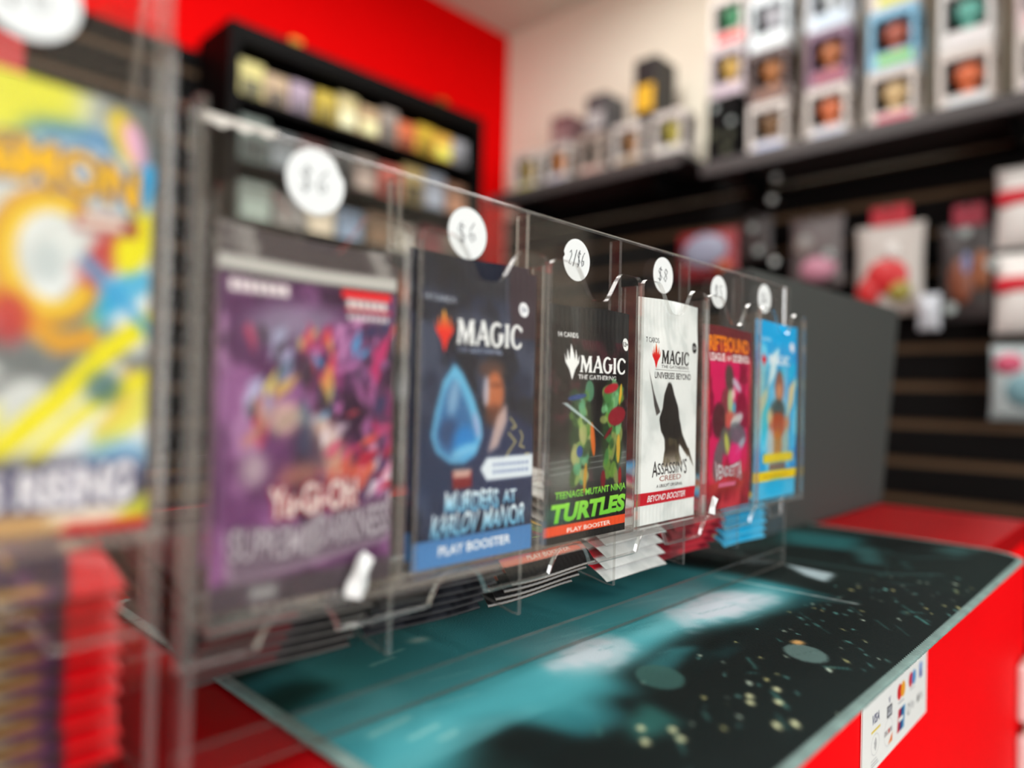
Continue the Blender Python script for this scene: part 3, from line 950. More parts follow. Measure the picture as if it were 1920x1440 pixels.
# ceiling troffers (the lamps' housings)
M_WHITE = mat('white_enamel', (236, 236, 234), .5)
for i, (lx, ly, le) in enumerate(TROFFERS):
    t = empty('ceiling_light', (lx, ly, 2.6))
    tag(t, f'recessed white ceiling light panel, {ORD[i]} of the five overhead', 'light', 'ceiling lights')
    bm = bmesh.new()
    for lo, hi in (((-.6, -.3, -.045), (.6, -.27, -.001)), ((-.6, .27, -.045), (.6, .3, -.001)), ((-.6, -.27, -.045), (-.57, .27, -.001)), ((.57, -.27, -.045), (.6, .27, -.001)), ((-.57, -.27, -.012), (.57, .27, -.001))):
        bm_box(bm, lo, hi)
    link('housing', mesh_of(bm), t, (M_WHITE,))

# ================================================================== COUNTER, MAT, SIGN, CHARCOAL PANEL
M_CTOP = mat('red_laminate', (166, 0, 9), .4, spec=.2, bump=.04, bscale=200, vary=.05, vscale=4)
M_CFRONT = mat('red_counter_front', (250, 0, 12), .6, spec=.1, bump=.05, bscale=100)
cnt = empty('sales_counter', (0, 0, 0))
tag(cnt, 'long glossy red sales counter with straight front panel', 'counter')
box('counter_top', (-2.2, .1335, .93), (.992, .78, .95), M_CTOP, cnt, .002, 2)
box('front_panel', (-2.2, .1345, .0), (.988, .16, .9295), M_CFRONT, cnt)
box('end_panel', (.96, .161, .0), (.988, .76, .9295), M_CFRONT, cnt)


def art_mat_canvas():
    W, H = 610, 356
    c = Canvas(W, H, 420, 245, (20, 31, 30))
    c.SS = 2
    rng = np.random.default_rng(5)
    c.noise((6, 4), 71, (14, 22, 22), .4, .7, .9)
    c.noise((5, 4), 76, (40, 62, 60), .55, .75, .6)
    teal = (70, 158, 168)
    # broad teal glow running from the near corner back under the rack
    c.poly([(-20, 40), (46, 92), (66, 88), (72, 60), (98, 58), (104, 76), (124, 70), (132, 92), (164, 90), (210, 96), (256, 84), (300, 78), (346, 84), (352, 140), (330, 230), (240, 260), (60, 250), (-20, 230)], teal, .95, 7)
    c.poly([(-20, 150), (40, 150), (120, 190), (220, 190), (330, 170), (330, 260), (-20, 260)], (62, 132, 130), .8, 14)
    c.noise((9, 6), 72, (36, 104, 112), .5, .75, .5, (c.X < 350) & (c.Y > 60))
    c.noise((7, 5), 77, (98, 176, 184), .55, .75, .5, ((c.X < 330) & (c.Y > 85) & (c.Y < 150)).astype(float))
    c.poly([(112, 102), (128, 92), (162, 96), (176, 110), (162, 134), (126, 132)], (150, 184, 192), .6, 7)
    c.poly([(216, 120), (236, 94), (262, 84), (312, 84), (334, 100), (296, 130), (250, 132)], (150, 186, 194), .7, 7)
    c.poly([(170, 112), (200, 100), (240, 104), (230, 122)], (120, 180, 188), .6, 6)
    nz = fbm(c.py, c.px, (26, 16), 78)
    for px_, py_, rx_, ry_, cc in ((146, 114, 34, 22, (188, 192, 200)), (272, 108, 62, 27, (200, 200, 210))):
        q = np.hypot((c.X - px_) / rx_, (c.Y - py_) / ry_) + (nz - .5) * 1.1
        c.put(smoothstep(1.0, .55, q) * (.75 + .25 * (nz > .5)), cc, .8, 1.0)
    for k in range(34):
        x, y = rng.uniform(40, 330), rng.uniform(84, 150)
        L = rng.uniform(10, 40)
        c.stroke([(x, y), (x + L, y - L * .18)], rng.uniform(.5, 1.6), [(150, 200, 206), (40, 110, 118)][k % 2], rng.uniform(.15, .5), .5)
    # silhouettes
    for pts in ([(40, -10), (46, 82), (62, 86), (68, 74), (74, 56), (90, 54), (100, 30), (130, 20), (130, -10)],
                [(100, 30), (104, 60), (112, 72), (118, 60), (140, 66), (170, 84), (190, 60), (230, 70), (260, 74), (330, 66), (420, 60), (420, -10), (100, -10)]):
        c.poly(pts, (20, 28, 28), .9, 3)
    c.poly([(84, 44), (112, 40), (118, 62), (98, 56)], (60, 140, 134), .6, 3)
    c.poly([(150, 70), (196, 80), (182, 88), (150, 84)], (60, 140, 148), .6, 2.5)
    # light beam and thin bright line towards the back
    c.poly([(412, 126), (409, 86), (380, 82), (388, 100)], (176, 196, 204), .9, 2)
    c.stroke([(333, 142), (338, 80), (340, 48)], 2.4, (176, 190, 190), .85, .8)
    c.poly([(556, 190), (572, 116), (506, 104), (490, 160)], (44, 112, 116), .8, 7)
    c.poly([(470, 70), (540, 96), (520, 110), (462, 86)], (58, 110, 112), .6, 4)
    c.stroke([(430, 150), (440, 60), (470, 30)], 3, (80, 130, 130), .5, 1.5)
    c.stroke([(500, 150), (520, 60), (560, 30)], 3, (70, 120, 120), .45, 1.5)
    c.poly([(560, 60), (590, 50), (594, 30), (566, 36)], (60, 104, 104), .7, 4)
    # small lights
    for _ in range(120):
        x, y = rng.uniform(110, 470), rng.uniform(2, 74)
        cc = [(206, 226, 206), (130, 196, 190), (210, 206, 140), (90, 150, 146)][int(rng.integers(4))]
        c.ell(x, y, rng.uniform(.8, 2.6), rng.uniform(.5, 1.2), cc, rng.uniform(.35, .95), .3, rng.uniform(30, 60))
    for _ in range(26):
        x, y = rng.uniform(60, 380), rng.uniform(4, 60)
        L = rng.uniform(5, 16); a = math.radians(rng.choice([42, 48, 135]))
        c.stroke([(x, y), (x + L * math.cos(a), y + L * math.sin(a))], rng.uniform(.6, 2), (70, 130, 126), rng.uniform(.3, .8), .4)
    for _ in range(20):
        x, y = rng.uniform(330, 600), rng.uniform(20, 180)
        c.ell(x, y, rng.uniform(3, 10), rng.uniform(1, 3), (62, 112, 112), .45, 1.2, rng.uniform(20, 120))
    for x, y in ((96, 49), (88, 42), (104, 40), (100, 34), (150, 30), (156, 33), (160, 22), (172, 28), (140, 14), (148, 10)):
        c.ell(x, y, 2.4, 1.6, (222, 226, 180), .95, .5, 45)
    c.ell(226.8, 36.6, 13, 10, (96, 122, 120), .9, .5, 45)
    c.stroke([(218, 40), (236, 34)], .5, (60, 84, 82), .7, .2)
    c.ell(145.5, 71.6, 14, 11, (58, 96, 92), .9, .5, 45)
    c.ell(240, 46, 4, 3, (226, 176, 110), .9, 1)
    # stray patches under the rack, at the near-left end
    c.poly([(-5, 190), (60, 215), (30, 230), (-5, 225)], (26, 46, 40), .9, 5)
    c.poly([(0, 150), (34, 166), (20, 182), (0, 176)], (24, 44, 38), .8, 5)
    for x, y, L in ((16, 116, 20), (26, 104, 14), (34, 96, 8), (56, 172, 14), (70, 178, 10)):
        c.stroke([(x, y), (x + L, y + L * .1)], 2.2, (150, 196, 192), .7, .8)
    c.ell(94, 184, 6, 4, (180, 206, 196), .8, 2)
    # darker hemmed border
    return c


MX0, MY0, MZ = .143, .106, .9523
mat_root = empty('play_mat', (MX0, MY0, .9506))
tag(mat_root, 'dark teal cloth play mat printed with a night city, overhanging the counter edge', 'mat')


def mat_top(u, v):
    x = u * .61; y = v * .356
    # rounded corners
    r = .012
    dx = np.minimum(x, .61 - x); dy = np.minimum(y, .356 - y)
    cut = np.clip(r - dx, 0, r), np.clip(r - dy, 0, r)
    d = np.hypot(*cut); k = np.where(d > 1e-9, np.maximum(np.maximum(cut[0], cut[1]), 1e-9) / np.maximum(d, 1e-9), 1)
    x2 = np.where((cut[0] > 0) & (cut[1] > 0), np.where(x < .3, r - cut[0] * k, .61 - r + cut[0] * k), x)
    y2 = np.where((cut[0] > 0) & (cut[1] > 0), np.where(y < .17, r - cut[1] * k, .356 - r + cut[1] * k), y)
    over = np.clip(.030 - y2, 0, .03) / .03
    z = .0022 - .0035 * over ** 2
    return np.stack([x2, y2, z], -1)


M_CLOTH = art_mat('printed_cloth', .75, .1, 0.0, .3, 900)
mt = grid_art('printed_top', art_mat_canvas(), mat_top, M_CLOTH, mat_root)
# rubber underside
un = np.array([[0, 0], [1, 0], [1, 1], [0, 1]])
per_uv = [(u, 0) for u in np.linspace(0, 1, 80)] + [(1, v) for v in np.linspace(0, 1, 50)[1:]] + [(u, 1) for u in np.linspace(1, 0, 80)[1:]] + [(0, v) for v in np.linspace(1, 0, 50)[1:-1]]
pu = np.array([p[0] for p in per_uv]); pv = np.array([p[1] for p in per_uv])
per = mat_top(pu, pv)
bm = bmesh.new()
A = [bm.verts.new(p) for p in per]; B = [bm.verts.new((p[0], p[1], p[2] - .002)) for p in per]
for i in range(len(A)):
    j = (i + 1) % len(A)
    bm.faces.new((A[i], B[i], B[j], A[j]))
gu = np.linspace(0, 1, 25)[None, :] * np.ones((16, 1)); gv = np.concatenate([np.linspace(0, .09, 8), np.linspace(.2, 1, 8)])[:, None] * np.ones((1, 25))
gp = mat_top(gu, gv); gp[..., 2] -= .002
gq = [[bm.verts.new(gp[i, j]) for j in range(25)] for i in range(16)]
for i in range(15):
    for j in range(24):
        bm.faces.new((gq[i][j], gq[i + 1][j], gq[i + 1][j + 1], gq[i][j + 1]))
link('rubber_base', mesh_of(bm), mat_root, (mat('black_rubber', (18, 20, 20), .8),))
# stitched hem with thread ridges
fine_u = np.concatenate([np.linspace(0, 1, 620), np.ones(359), np.linspace(1, 0, 620)[1:], np.zeros(359)])
fine_v = np.concatenate([np.zeros(620), np.linspace(0, 1, 360)[1:], np.ones(619), np.linspace(1, 0, 360)[1:]])
hp = mat_top(fine_u, fine_v)
hp = hp[np.concatenate([[True], np.linalg.norm(np.diff(hp, axis=0), axis=1) > 4e-4])]
hp[:, 2] -= .0008
hp[:, 2] *= 3
rad = .0036 + .0005 * np.sin(np.arange(len(hp)) * 1.9)
M_HEM = mat('hem_thread', (112, 138, 135), .4, vary=.6, vscale=60, spec=.6)
tube('stitched_hem', hp[:-1], .0015, M_HEM, mat_root, 8, True, rad[:-1]).scale = (1, 1, .33)

# payment card sign on the counter front


def art_sign():
    c = Canvas(134, 82, 280, 170, (240, 242, 240))
    navy = (36, 44, 92)
    c.text('VISA', 17, 31, 30.5 - 3, 35 - 2, navy, .02, warp=lambda x, y: (x + (y - 30) * .25, y))
    c.rect(16, 32.6, 23, 24.2, (226, 196, 40))
    c.text('V', 48, 52, 31, 35, navy, .02)
    c.rect(45, 55, 23, 30, (30, 32, 46)); c.rect(46.4, 53.6, 24.2, 28.8, (206, 210, 216)); c.text('PAY', 47, 53, 25, 28, (30, 32, 46), .02)
    c.ell(70.5, 32, 5, 5, (216, 30, 40)); c.ell(78, 32, 5, 5, (240, 160, 30), .92)
    c.rect(68, 80, 24.6, 25.6, (140, 140, 146), .8)
    c.ell(95, 33, 4.8, 4.8, (206, 30, 60)); c.ell(102.5, 33, 4.8, 4.8, (60, 140, 206), .92)
    c.rect(93, 104, 26, 27, (160, 160, 166), .7)
    c.rect(115, 122, 28.5, 34, (40, 80, 170)); c.ell(118.5, 36, 4, 3, (110, 150, 214))
    c.ring(48.5, 14, 8.5, 8.5, .05, (200, 202, 206))
    c.text('DISCOVER', 41, 55.6, 13, 16, (70, 60, 66), .015)
    c.ell(49.6, 14.5, 1.4, 1.6, (214, 60, 40)); c.poly([(48, 6.5), (56.5, 6.5), (56.5, 12)], (232, 120, 40))
    c.poly([(66, 7), (71, 7), (73.5, 21), (68.5, 21)], (196, 30, 50)); c.poly([(71, 7), (76, 7), (78.5, 21), (73.5, 21)], (30, 60, 120)); c.poly([(76, 7), (81, 7), (83.5, 21), (78.5, 21)], (60, 140, 190))
    c.rect(69, 79, 12.8, 15.4, (240, 242, 240))
    c.ring(91, 15, 3.4, 3.8, .3, (120, 124, 130)); c.text('Pay', 96, 104, 12, 18.6, (150, 152, 156), .005)
    c.ell(113, 15.6, 2.2, 2.6, (60, 60, 64)); c.text('Pay', 116, 124, 12.6, 18.6, (150, 152, 156), .005)
    c.ring(23.5, 15, 7.5, 6.2, .06, (190, 192, 196))
    for k, r in enumerate((2, 3.4, 4.8)):
        c.stroke([(20.5 + r * math.cos(t), 15 + r * math.sin(t)) for t in np.linspace(-.8, .8, 9)], .55, (40, 44, 60))
    for y in (6.4, 4.6, 2.8):
        c.rect(16, 30 - (y - 2.8), y, y + .7, (176, 178, 182))
    return c


sg = empty('payment_sign', (.431, .1343, .866))
tag(sg, 'white payment card sticker sign on the red counter front', 'sign')
# lower rows of the sign are printed on the face; the top tucks up behind the mat overhang
sc_ = art_sign()
grid_art('printed_face', sc_, lambda u, v: np.stack([u * .134, -.0012 + 0 * u, v * .082 - .0], -1), art_mat('printed_card', .35), sg)
bm = bmesh.new(); bm_box(bm, (0, -.0010, 0), (.134, -.0001, .082), .0003, 1)
link('card', mesh_of(bm), sg, (M_WHITE,))

# white leaflet holders at the far end of the counter front
for i, (z0, z1) in enumerate(((.742, .803), (.640, .728))):
    h = empty('leaflet_holder', (.93, .1342, z0))
    tag(h, f'{["upper", "lower"][i]} white leaflet holder on the red counter end', 'holder', 'leaflet holders')
    bm = bmesh.new(); bm_box(bm, (0, -.016, 0), (.05, -.0002, z1 - z0), .006, 3)
    link('pocket', mesh_of(bm), h, (M_WHITE,))
    bm = bmesh.new(); bm_box(bm, (.006, -.011, z1 - z0 + .0003), (.044, -.006, z1 - z0 + .006), .001, 1)
    link('leaflets', mesh_of(bm), h, (mat('pale_paper', (226, 220, 206), .7),))

# charcoal panel (back of the till) standing on the counter
M_CHAR = mat('charcoal_plastic', (58, 61, 60), .6, bump=.08, bscale=400)
pn = empty('till_screen', (.62, .288, .9505))
tag(pn, 'plain charcoal rectangular back of a till screen beyond the clear rack', 'till')
bm = bmesh.new()
prism(bm, [(0, 0), (.374, 0), (.436, .2565), (-.012, .250)], 'y', 0, .032)
bmesh.ops.bevel(bm, geom=[e for e in bm.edges], offset=.003, segments=2, affect='EDGES')
link('rear_shell', mesh_of(bm), pn, (M_CHAR,))
bm = bmesh.new(); bm_box(bm, (.02, .0325, .02), (.36, .036, .235), .001, 1)
link('screen', mesh_of(bm), pn, (mat('dark_glass', (10, 11, 12), .1),))
bm = bmesh.new(); bm_box(bm, (.10, .037, .0), (.28, .12, .012), .003, 2); bm_box(bm, (.17, .0365, .010), (.21, .06, .09), .003, 2)
link('stand', mesh_of(bm), pn, (M_BLACK,))

# ================================================================== CLEAR PACK RACKS
YS0, YS1 = .230, .233         # tall sheet
YP0, YP1 = .2165, .2192       # pocket fronts
DIV = [.0985, .175, .2517, .329, .4045, .4785]
COLS = [(.0985, .175), (.175, .2517), (.2517, .329), (.329, .4045), (.4045, .4785), (.4785, .550)]
PKT = [(.0935, .1690), (.1745, .2490), (.2515, .3265), (.3285, .3995), (.4015, .4740), (.4755, .5525)]


def sheet_outline(x0, x1, z0, z1, arches, ztop, hw):
    pts = [(x0, z0)]
    for cx in arches:
        n = 14
        pts.append((cx - hw - .004, z0))
        for i in range(n + 1):
            t = -1 + 2 * i / n
            pts.append((cx + hw * math.copysign(abs(t) ** .8, t), z0 + .0005 + (ztop - z0) * (1 - abs(t) ** 2.6)))
        pts.append((cx + hw + .004, z0))
    pts += [(x1, z0), (x1, z1), (x0, z1)]
    return pts


def pocket_outline(x0, x1, z0, z1):
    c = (x0 + x1) / 2; r = .004
    pts = [(x0, z0), (x1, z0)]
    pts += [(x1 - r + r * math.cos(a), z1 - r + r * math.sin(a)) for a in np.linspace(0, math.pi / 2, 5)]
    for t in np.linspace(1, -1, 29):
        k = min(1, max(0, (abs(t) - .18) / .82)); k = k * k * (3 - 2 * k)
        pts.append((c + t * .0205, z1 - .0165 * (1 - k)))
    pts += [(x0 + r - r * math.sin(a), z1 - r + r * math.cos(a)) for a in np.linspace(0, math.pi / 2, 5)]
    return pts


TS = math.tan(math.radians(10))


def make_rack(name, label, xl, xr, cols, pkts, ztop, zshelf, zpk, zlip, zfloor, base_z):
    r = empty(name)
    tag(r, label, 'display rack')
    plate('back_sheet', sheet_outline(xl + .0032, xr - .0002, zlip, ztop, [(a + b) / 2 - .003 for a, b in cols], zlip + .0125, .0155), 'y', YS0, YS1, r, .0012)
    sp = [(YS1 - .0165, base_z), (.378, base_z), (.378, zfloor + .075), (.300, zfloor + .10), (.245, ztop), (YS1 - .0165, ztop)]
    plate('side_panel', sp, 'x', xl, xl + .003, r)
    plate('side_panel', [(YS0, base_z), (.378, base_z), (.378, zfloor + .075), (.300, zfloor + .10), (.245, ztop), (YS0, ztop)], 'x', xr, xr + .003, r)
    for (a, b) in cols[1:]:
        plate('divider', [(YS1 + .0002, zfloor), (.2385, zfloor + .0002), (.374, zfloor + .0002 + .1355 * TS), (.374, zfloor + .07), (.240, zfloor + .07), (.240, ztop - .001), (YS1 + .0002, ztop - .001)], 'x', a - .00125, a + .00125, r)
    plate('tray_floor', [(.280, zfloor - .003 + .0415 * TS), (.374, zfloor - .003 + .1355 * TS), (.374, zfloor - .0002 + .1355 * TS), (.280, zfloor - .0002 + .0415 * TS)], 'x', xl + .0032, xr - .0002, r)
    plate('rear_panel', rect(xl + .0032, xr - .0002, zfloor - .010, zfloor + .07), 'y', .3745, .3775, r)
    plate('plinth', rect(xl + .0032, xr - .0002, base_z, base_z + .0125), 'y', YS0 - .001, YS0 + .002, r)
    plate('pocket_shelf', rect(pkts[0][0], pkts[-1][1], YP0, YS0 - .0002), 'z', zshelf, zshelf + .003, r)
    for (a, b) in pkts:
        plate('pocket_front', pocket_outline(a, b, zshelf + .0032, zpk), 'y', YP0, YP1, r)
    for (a, b) in pkts[:]:
        plate('pocket_side', rect(YP1 + .0002, YS0 - .0002, zshelf + .0032, zpk - .004), 'x', a, a + .0016, r)
        plate('pocket_side', rect(YP1 + .0002, YS0 - .0002, zshelf + .0032, zpk - .004), 'x', b - .0016, b, r)
    return r


BZ = .9536
make_rack('pack_rack', 'clear acrylic six-slot booster pack rack across the teal mat', .0868, .550, COLS, PKT, 1.1705, 1.0062, 1.1465, .9915, .976, BZ)
LC = [(-.145, -.069), (-.069, .0815)]
make_rack('pack_rack', 'taller clear acrylic pack rack at the picture edge, holding the bright yellow pack', -.078, .0815,
          [(-.075, .0045), (.0045, .0815)], [(-.0725, .0005), (.006, .0805)], 1.235, 1.0375, 1.186, 1.006, .966, .9503)

# ---- the packs in the pockets
ARTS = {1: art_purple, 2: art_navy, 3: art_black, 4: art_white, 5: art_crimson, 6: art_sky, 0: art_bright}
SPEC = {  # centre x, bottom z, lean (deg about view axis), label
    1: (.1313, 1.0106, 0, 'purple booster pack with silver top seal in the first slot of the clear rack'),
    2: (.2117, 1.0106, 0, 'navy booster pack with a blue bottom band and blue teardrop in a clear pocket'),
    3: (.2890, 1.0098, 0, 'black booster pack with large green lettering and orange stripe in a clear pocket'),
    4: (.3641, 1.0098, 0, 'white booster pack with a red bottom band standing in a clear pocket'),
    5: (.4378, 1.0098, 0, 'crimson booster pack with orange title standing between white and sky blue packs'),
    6: (.5140, 1.0098, 0, 'sky blue booster pack with yellow bands in the last clear pocket'),
    0: (.0432, 1.0412, 0, 'bright yellow and blue booster pack standing in the taller rack'),
}
PROTO = {}
CV = {}
for k in (1, 2, 3, 4, 5, 6, 0):
    CV[k] = ARTS[k]()
    root, pw, ph = make_pack(CV[k], 10 + k, material=M_PACKW if k == 4 else M_PACK)
    x, zb, lean, lab = SPEC[k]
    root.location = (x, .2225, zb)
    root.rotation_euler = (0, math.radians(lean), 0)
    tag(root, lab, 'booster pack', 'packs on show in the clear pockets')
    PROTO[k] = (root, pw, ph)

# spare packs tucked behind the front ones in the first two pockets
for k, dx, dz, lean, lab in ((1, -.001, .0055, .9, 'dark spare booster pack tucked behind the purple one'), (2, .0005, .0035, -.2, 'spare booster pack tucked behind the navy one')):
    c = copy_tree(PROTO[k][0])
    c.location = (SPEC[k][0] + dx, .2274, SPEC[k][1] + dz)
    c.rotation_euler = (0, math.radians(lean), 0)
    tag(c, lab, 'booster pack', 'spare packs behind the shown packs')

# ---- the stacks lying flat in the trays
NAMES = {1: 'black and red', 2: 'dark navy', 3: 'black and orange', 4: 'white', 5: 'crimson', 6: 'sky blue', 0: 'bright yellow and red'}
COLC = {1: .1375, 2: .2133, 3: .2900, 4: .3665, 5: .4413, 6: .5143, 0: .0455}
STK = {1: 5, 2: 5, 3: 4, 4: 5, 5: 5, 6: 5, 0: 9}
CV[33] = CV[3]
CV[33].rect(0, 70, 0, 26, (20, 19, 20)); CV[33].rect(0, 70, 10.5, 15.5, (236, 84, 30)); CV[33].text('PLAY BOOSTER', 20, 56, 11.6, 14.2, (246, 226, 214), .015)
CV[33].rect(0, 70, 0, 1.2, (150, 148, 146))
STACKP = {1: make_pack(art_stack_dark(), 31, droop=.0075)[0], 2: make_pack(art_stack_dark2(), 32, droop=.0075)[0], 0: make_pack(art_stack_bright(), 33, droop=.004)[0],
          3: make_pack(CV[33], 34, down=2, droop=.010)[0], 4: make_pack(CV[4], 35, down=4, droop=.005, material=M_PACKW)[0], 5: make_pack(CV[5], 36, down=2, droop=.008)[0], 6: make_pack(CV[6], 37, down=2, droop=.007)[0]}
rng = random.Random(11)
for k in (1, 2, 3, 4, 5, 6, 0):
    zf = .966 if k == 0 else .976
    n = STK[k]
    for i in range(n):
        c = STACKP[k] if i == 0 else copy_tree(STACKP[k])
        yaw = rng.uniform(-.8, .8) if k != 4 else rng.uniform(-1.8, 1.8)
        rise = {4: .0066, 0: .0063}.get(k, .0056)
        hh = .0030 + i * rise
        y0 = .2400 + {3: .0045, 1: .003, 2: .003, 5: .002}.get(k, .0) * (n - 1 - i) + (i * .001 if k in (0, 4, 6) else 0) + rng.uniform(0, .001)
        c.location = (COLC[k] + rng.uniform(-.0006, .0006), y0 - hh * .17, zf + hh + (y0 - .2385) * TS + .0006)
        c.rotation_euler = (math.radians(-80), 0, math.radians(yaw))
        if k in (4, 5, 6):
            c.scale = (.925,) * 3 if k == 6 else (.965,) * 3
        pos = 'bottom' if i == 0 else ('top' if i == n - 1 else f'{ORD[i]} from bottom')
        tag(c, f'flat {NAMES[k]} pack, {pos} of its stack in the tray', 'booster pack', f'{NAMES[k]} packs stacked in the tray')

# ---- price stickers with handwriting
M_STICK = mat('sticker_paper', (222, 225, 225), .6, spec=.2)
M_INK = mat('pen_ink', (34, 36, 44), .6)
GLYPH = {
    '$': [[(.8, .85), (.3, .95), (.1, .7), (.45, .5), (.85, .3), (.6, .05), (.1, .12)], [(.5, 1.1), (.45, -.1)]],
    '6': [[(.75, 1), (.35, .7), (.15, .3), (.4, .0), (.75, .15), (.65, .42), (.25, .35)]],
    '8': [[(.75, .85), (.4, 1), (.2, .75), (.75, .3), (.5, 0), (.15, .2), (.75, .7), (.75, .85)]],
    '5': [[(.8, 1), (.25, 1), (.2, .6), (.7, .5), (.75, .15), (.15, .02)]],
    '2': [[(.15, .8), (.5, 1), (.75, .7), (.15, .05), (.8, .05)]],
    '/': [[(.2, -.1), (.8, 1.1)]],
}
ST = [(.1345, 1.1573, .0119, '$6'), (.2092, 1.1518, .0113, '$6'), (.2853, 1.1516, .0108, '2/$6'), (.3678, 1.1548, .0108, '$8'), (.4368, 1.1530, .0108, '$5'), (.5069, 1.1562, .0106, '$6'), (.0462, 1.1885, .0125, '$6')]
WHICH = ['purple', 'navy', 'black', 'white', 'crimson', 'sky blue', 'bright yellow']
for i, (x, zc, r, tx) in enumerate(ST):
    s = empty('price_sticker', (x, YS0 - .0004, zc), (0, math.radians([4, -6, 8, 5, 3, 0, 0][i]), 0))
    tag(s, f'round white handwritten price sticker above the {WHICH[i]} pack', 'sticker', 'round price stickers')
    bm = bmesh.new()
    pts = [(r * math.cos(a), r * math.sin(a)) for a in np.linspace(0, 2 * math.pi, 40, endpoint=False)]
    if i in (0, 2, 4):   # a lifted, folded nick in the rim
        pts = [(px * (.9 if abs(math.degrees(math.atan2(pz, px)) - [35, 0, 190, 0, 215][i] % 360) < 12 else 1), pz) for px, pz in pts]
    prism(bm, pts, 'y', -.00022, 0)
    pp = link('paper', mesh_of(bm), s, (M_STICK,))
    cw = r * 1.25 / len(tx) if len(tx) > 2 else r * .55
    for j, ch in enumerate(tx):
        bm = bmesh.new()
        for st in GLYPH[ch]:
            tube_bm(bm, [(-cw * len(tx) / 2 + j * cw + px * cw * .85, -.00030, -r * .35 + pz * r * .7 + j * r * .05) for px, pz in st], .00023, 5)
        link('pen_stroke', mesh_of(bm), pp, (M_INK,))

# folded paper tags on the pocket lips, pale strip on the top edge
for x, zc, sc, lab in ((.1470, 1.0165, 1.0, 'crumpled white paper tag under the purple pack'), (.4075, 1.0155, .7, 'small torn white tag under the crimson pack')):
    bm = bmesh.new()
    out = [(-.0052, -.007), (-.0005, -.0082), (.0048, -.0055), (.0036, .0), (.0046, .0052), (.003, .0078), (.0004, .006), (-.0015, .001), (-.0042, -.003)]
    front = [bm.verts.new((px * sc, -.0022 * (1 + math.sin(i * 2.1)) * sc, pz * sc)) for i, (px, pz) in enumerate(out)]
    back = [bm.verts.new((px * sc, -.0001, pz * sc)) for px, pz in out]
    cpt = bm.verts.new((-.0004 * sc, -.0042 * sc, -.001 * sc))
    for i in range(len(out)):
        j = (i + 1) % len(out)
        bm.faces.new((front[i], front[j], cpt)); bm.faces.new((front[j], front[i], back[i], back[j]))
    bm.faces.new(back)
    bmesh.ops.recalc_face_normals(bm, faces=bm.faces)
    o = link('paper_tag', mesh_of(bm), None, (M_STICK,))
    o.location = (x, YP0 - .0002, zc)
    tag(o, lab, 'tag')
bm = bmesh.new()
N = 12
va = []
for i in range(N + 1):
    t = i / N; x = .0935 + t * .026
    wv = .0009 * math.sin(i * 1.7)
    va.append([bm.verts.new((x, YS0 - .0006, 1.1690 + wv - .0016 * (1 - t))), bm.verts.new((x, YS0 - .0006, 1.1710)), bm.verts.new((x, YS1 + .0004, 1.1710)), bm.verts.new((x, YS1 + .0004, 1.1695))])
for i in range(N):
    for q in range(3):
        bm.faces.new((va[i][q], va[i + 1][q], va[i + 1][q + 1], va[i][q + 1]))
o = link('edge_strip', mesh_of(bm), None, (mat('pale_strip', (214, 208, 200), .35),))
tag(o, 'pale strip folded over the rack top edge above the purple pack', 'tape')

# ================================================================== BLACK WALL CASE AND ITS BOXES
CX0, CX1, CY0, CY1, CZ0, CZ1 = .842, 1.80, 1.90, 2.11, 1.02, 2.088
cs = empty('wall_case', (0, 0, 0))
tag(cs, 'black open-fronted wall case on the red wall with rows of boxes', 'display case')
box('case_back', (CX0 + .03, CY1 - .012, CZ0 + .03), (CX1 - .03, CY1, CZ1 - .03), M_BLACK, cs)
box('case_side', (CX0, CY0, CZ0), (CX0 + .03, CY1, CZ1), M_BLACK, cs, .003)
box('case_side', (CX1 - .03, CY0, CZ0), (CX1, CY1, CZ1), M_BLACK, cs, .003)
box('case_top', (CX0 + .0302, CY0, CZ1 - .055), (CX1 - .0302, CY1, CZ1), M_BLACK, cs, .003)
box('case_bottom', (CX0 + .0302, CY0, CZ0), (CX1 - .0302, CY1, CZ0 + .03), M_BLACK, cs, .003)
SH = [1.895, 1.715, 1.545, 1.375, 1.205]
for zsh in SH:
    box('shelf', (CX0 + .0302, CY0 + .012, zsh - .018), (CX1 - .0302, CY1 - .0122, zsh), M_BLACK, cs, .002)
for x in (1.03, 1.60):
    box('clip', (x, CY0 + .02, CZ1), (x + .04, CY0 + .05, CZ1 + .025), mat('brass', (150, 100, 30), .4, .8), cs, .003)
M_TINT = tint_mat('printed_carton', .45)
bm = bmesh.new(); bm_box(bm, (-.5, 0, 0), (.5, 1, 1), .02, 2)
CART = mesh_of(bm); CART.materials.append(M_TINT)
bm = bmesh.new(); bm_box(bm, (-.4, -.03, .12), (.4, -.004, .55), .01, 1)
PANEL = mesh_of(bm); PANEL.materials.append(M_TINT)
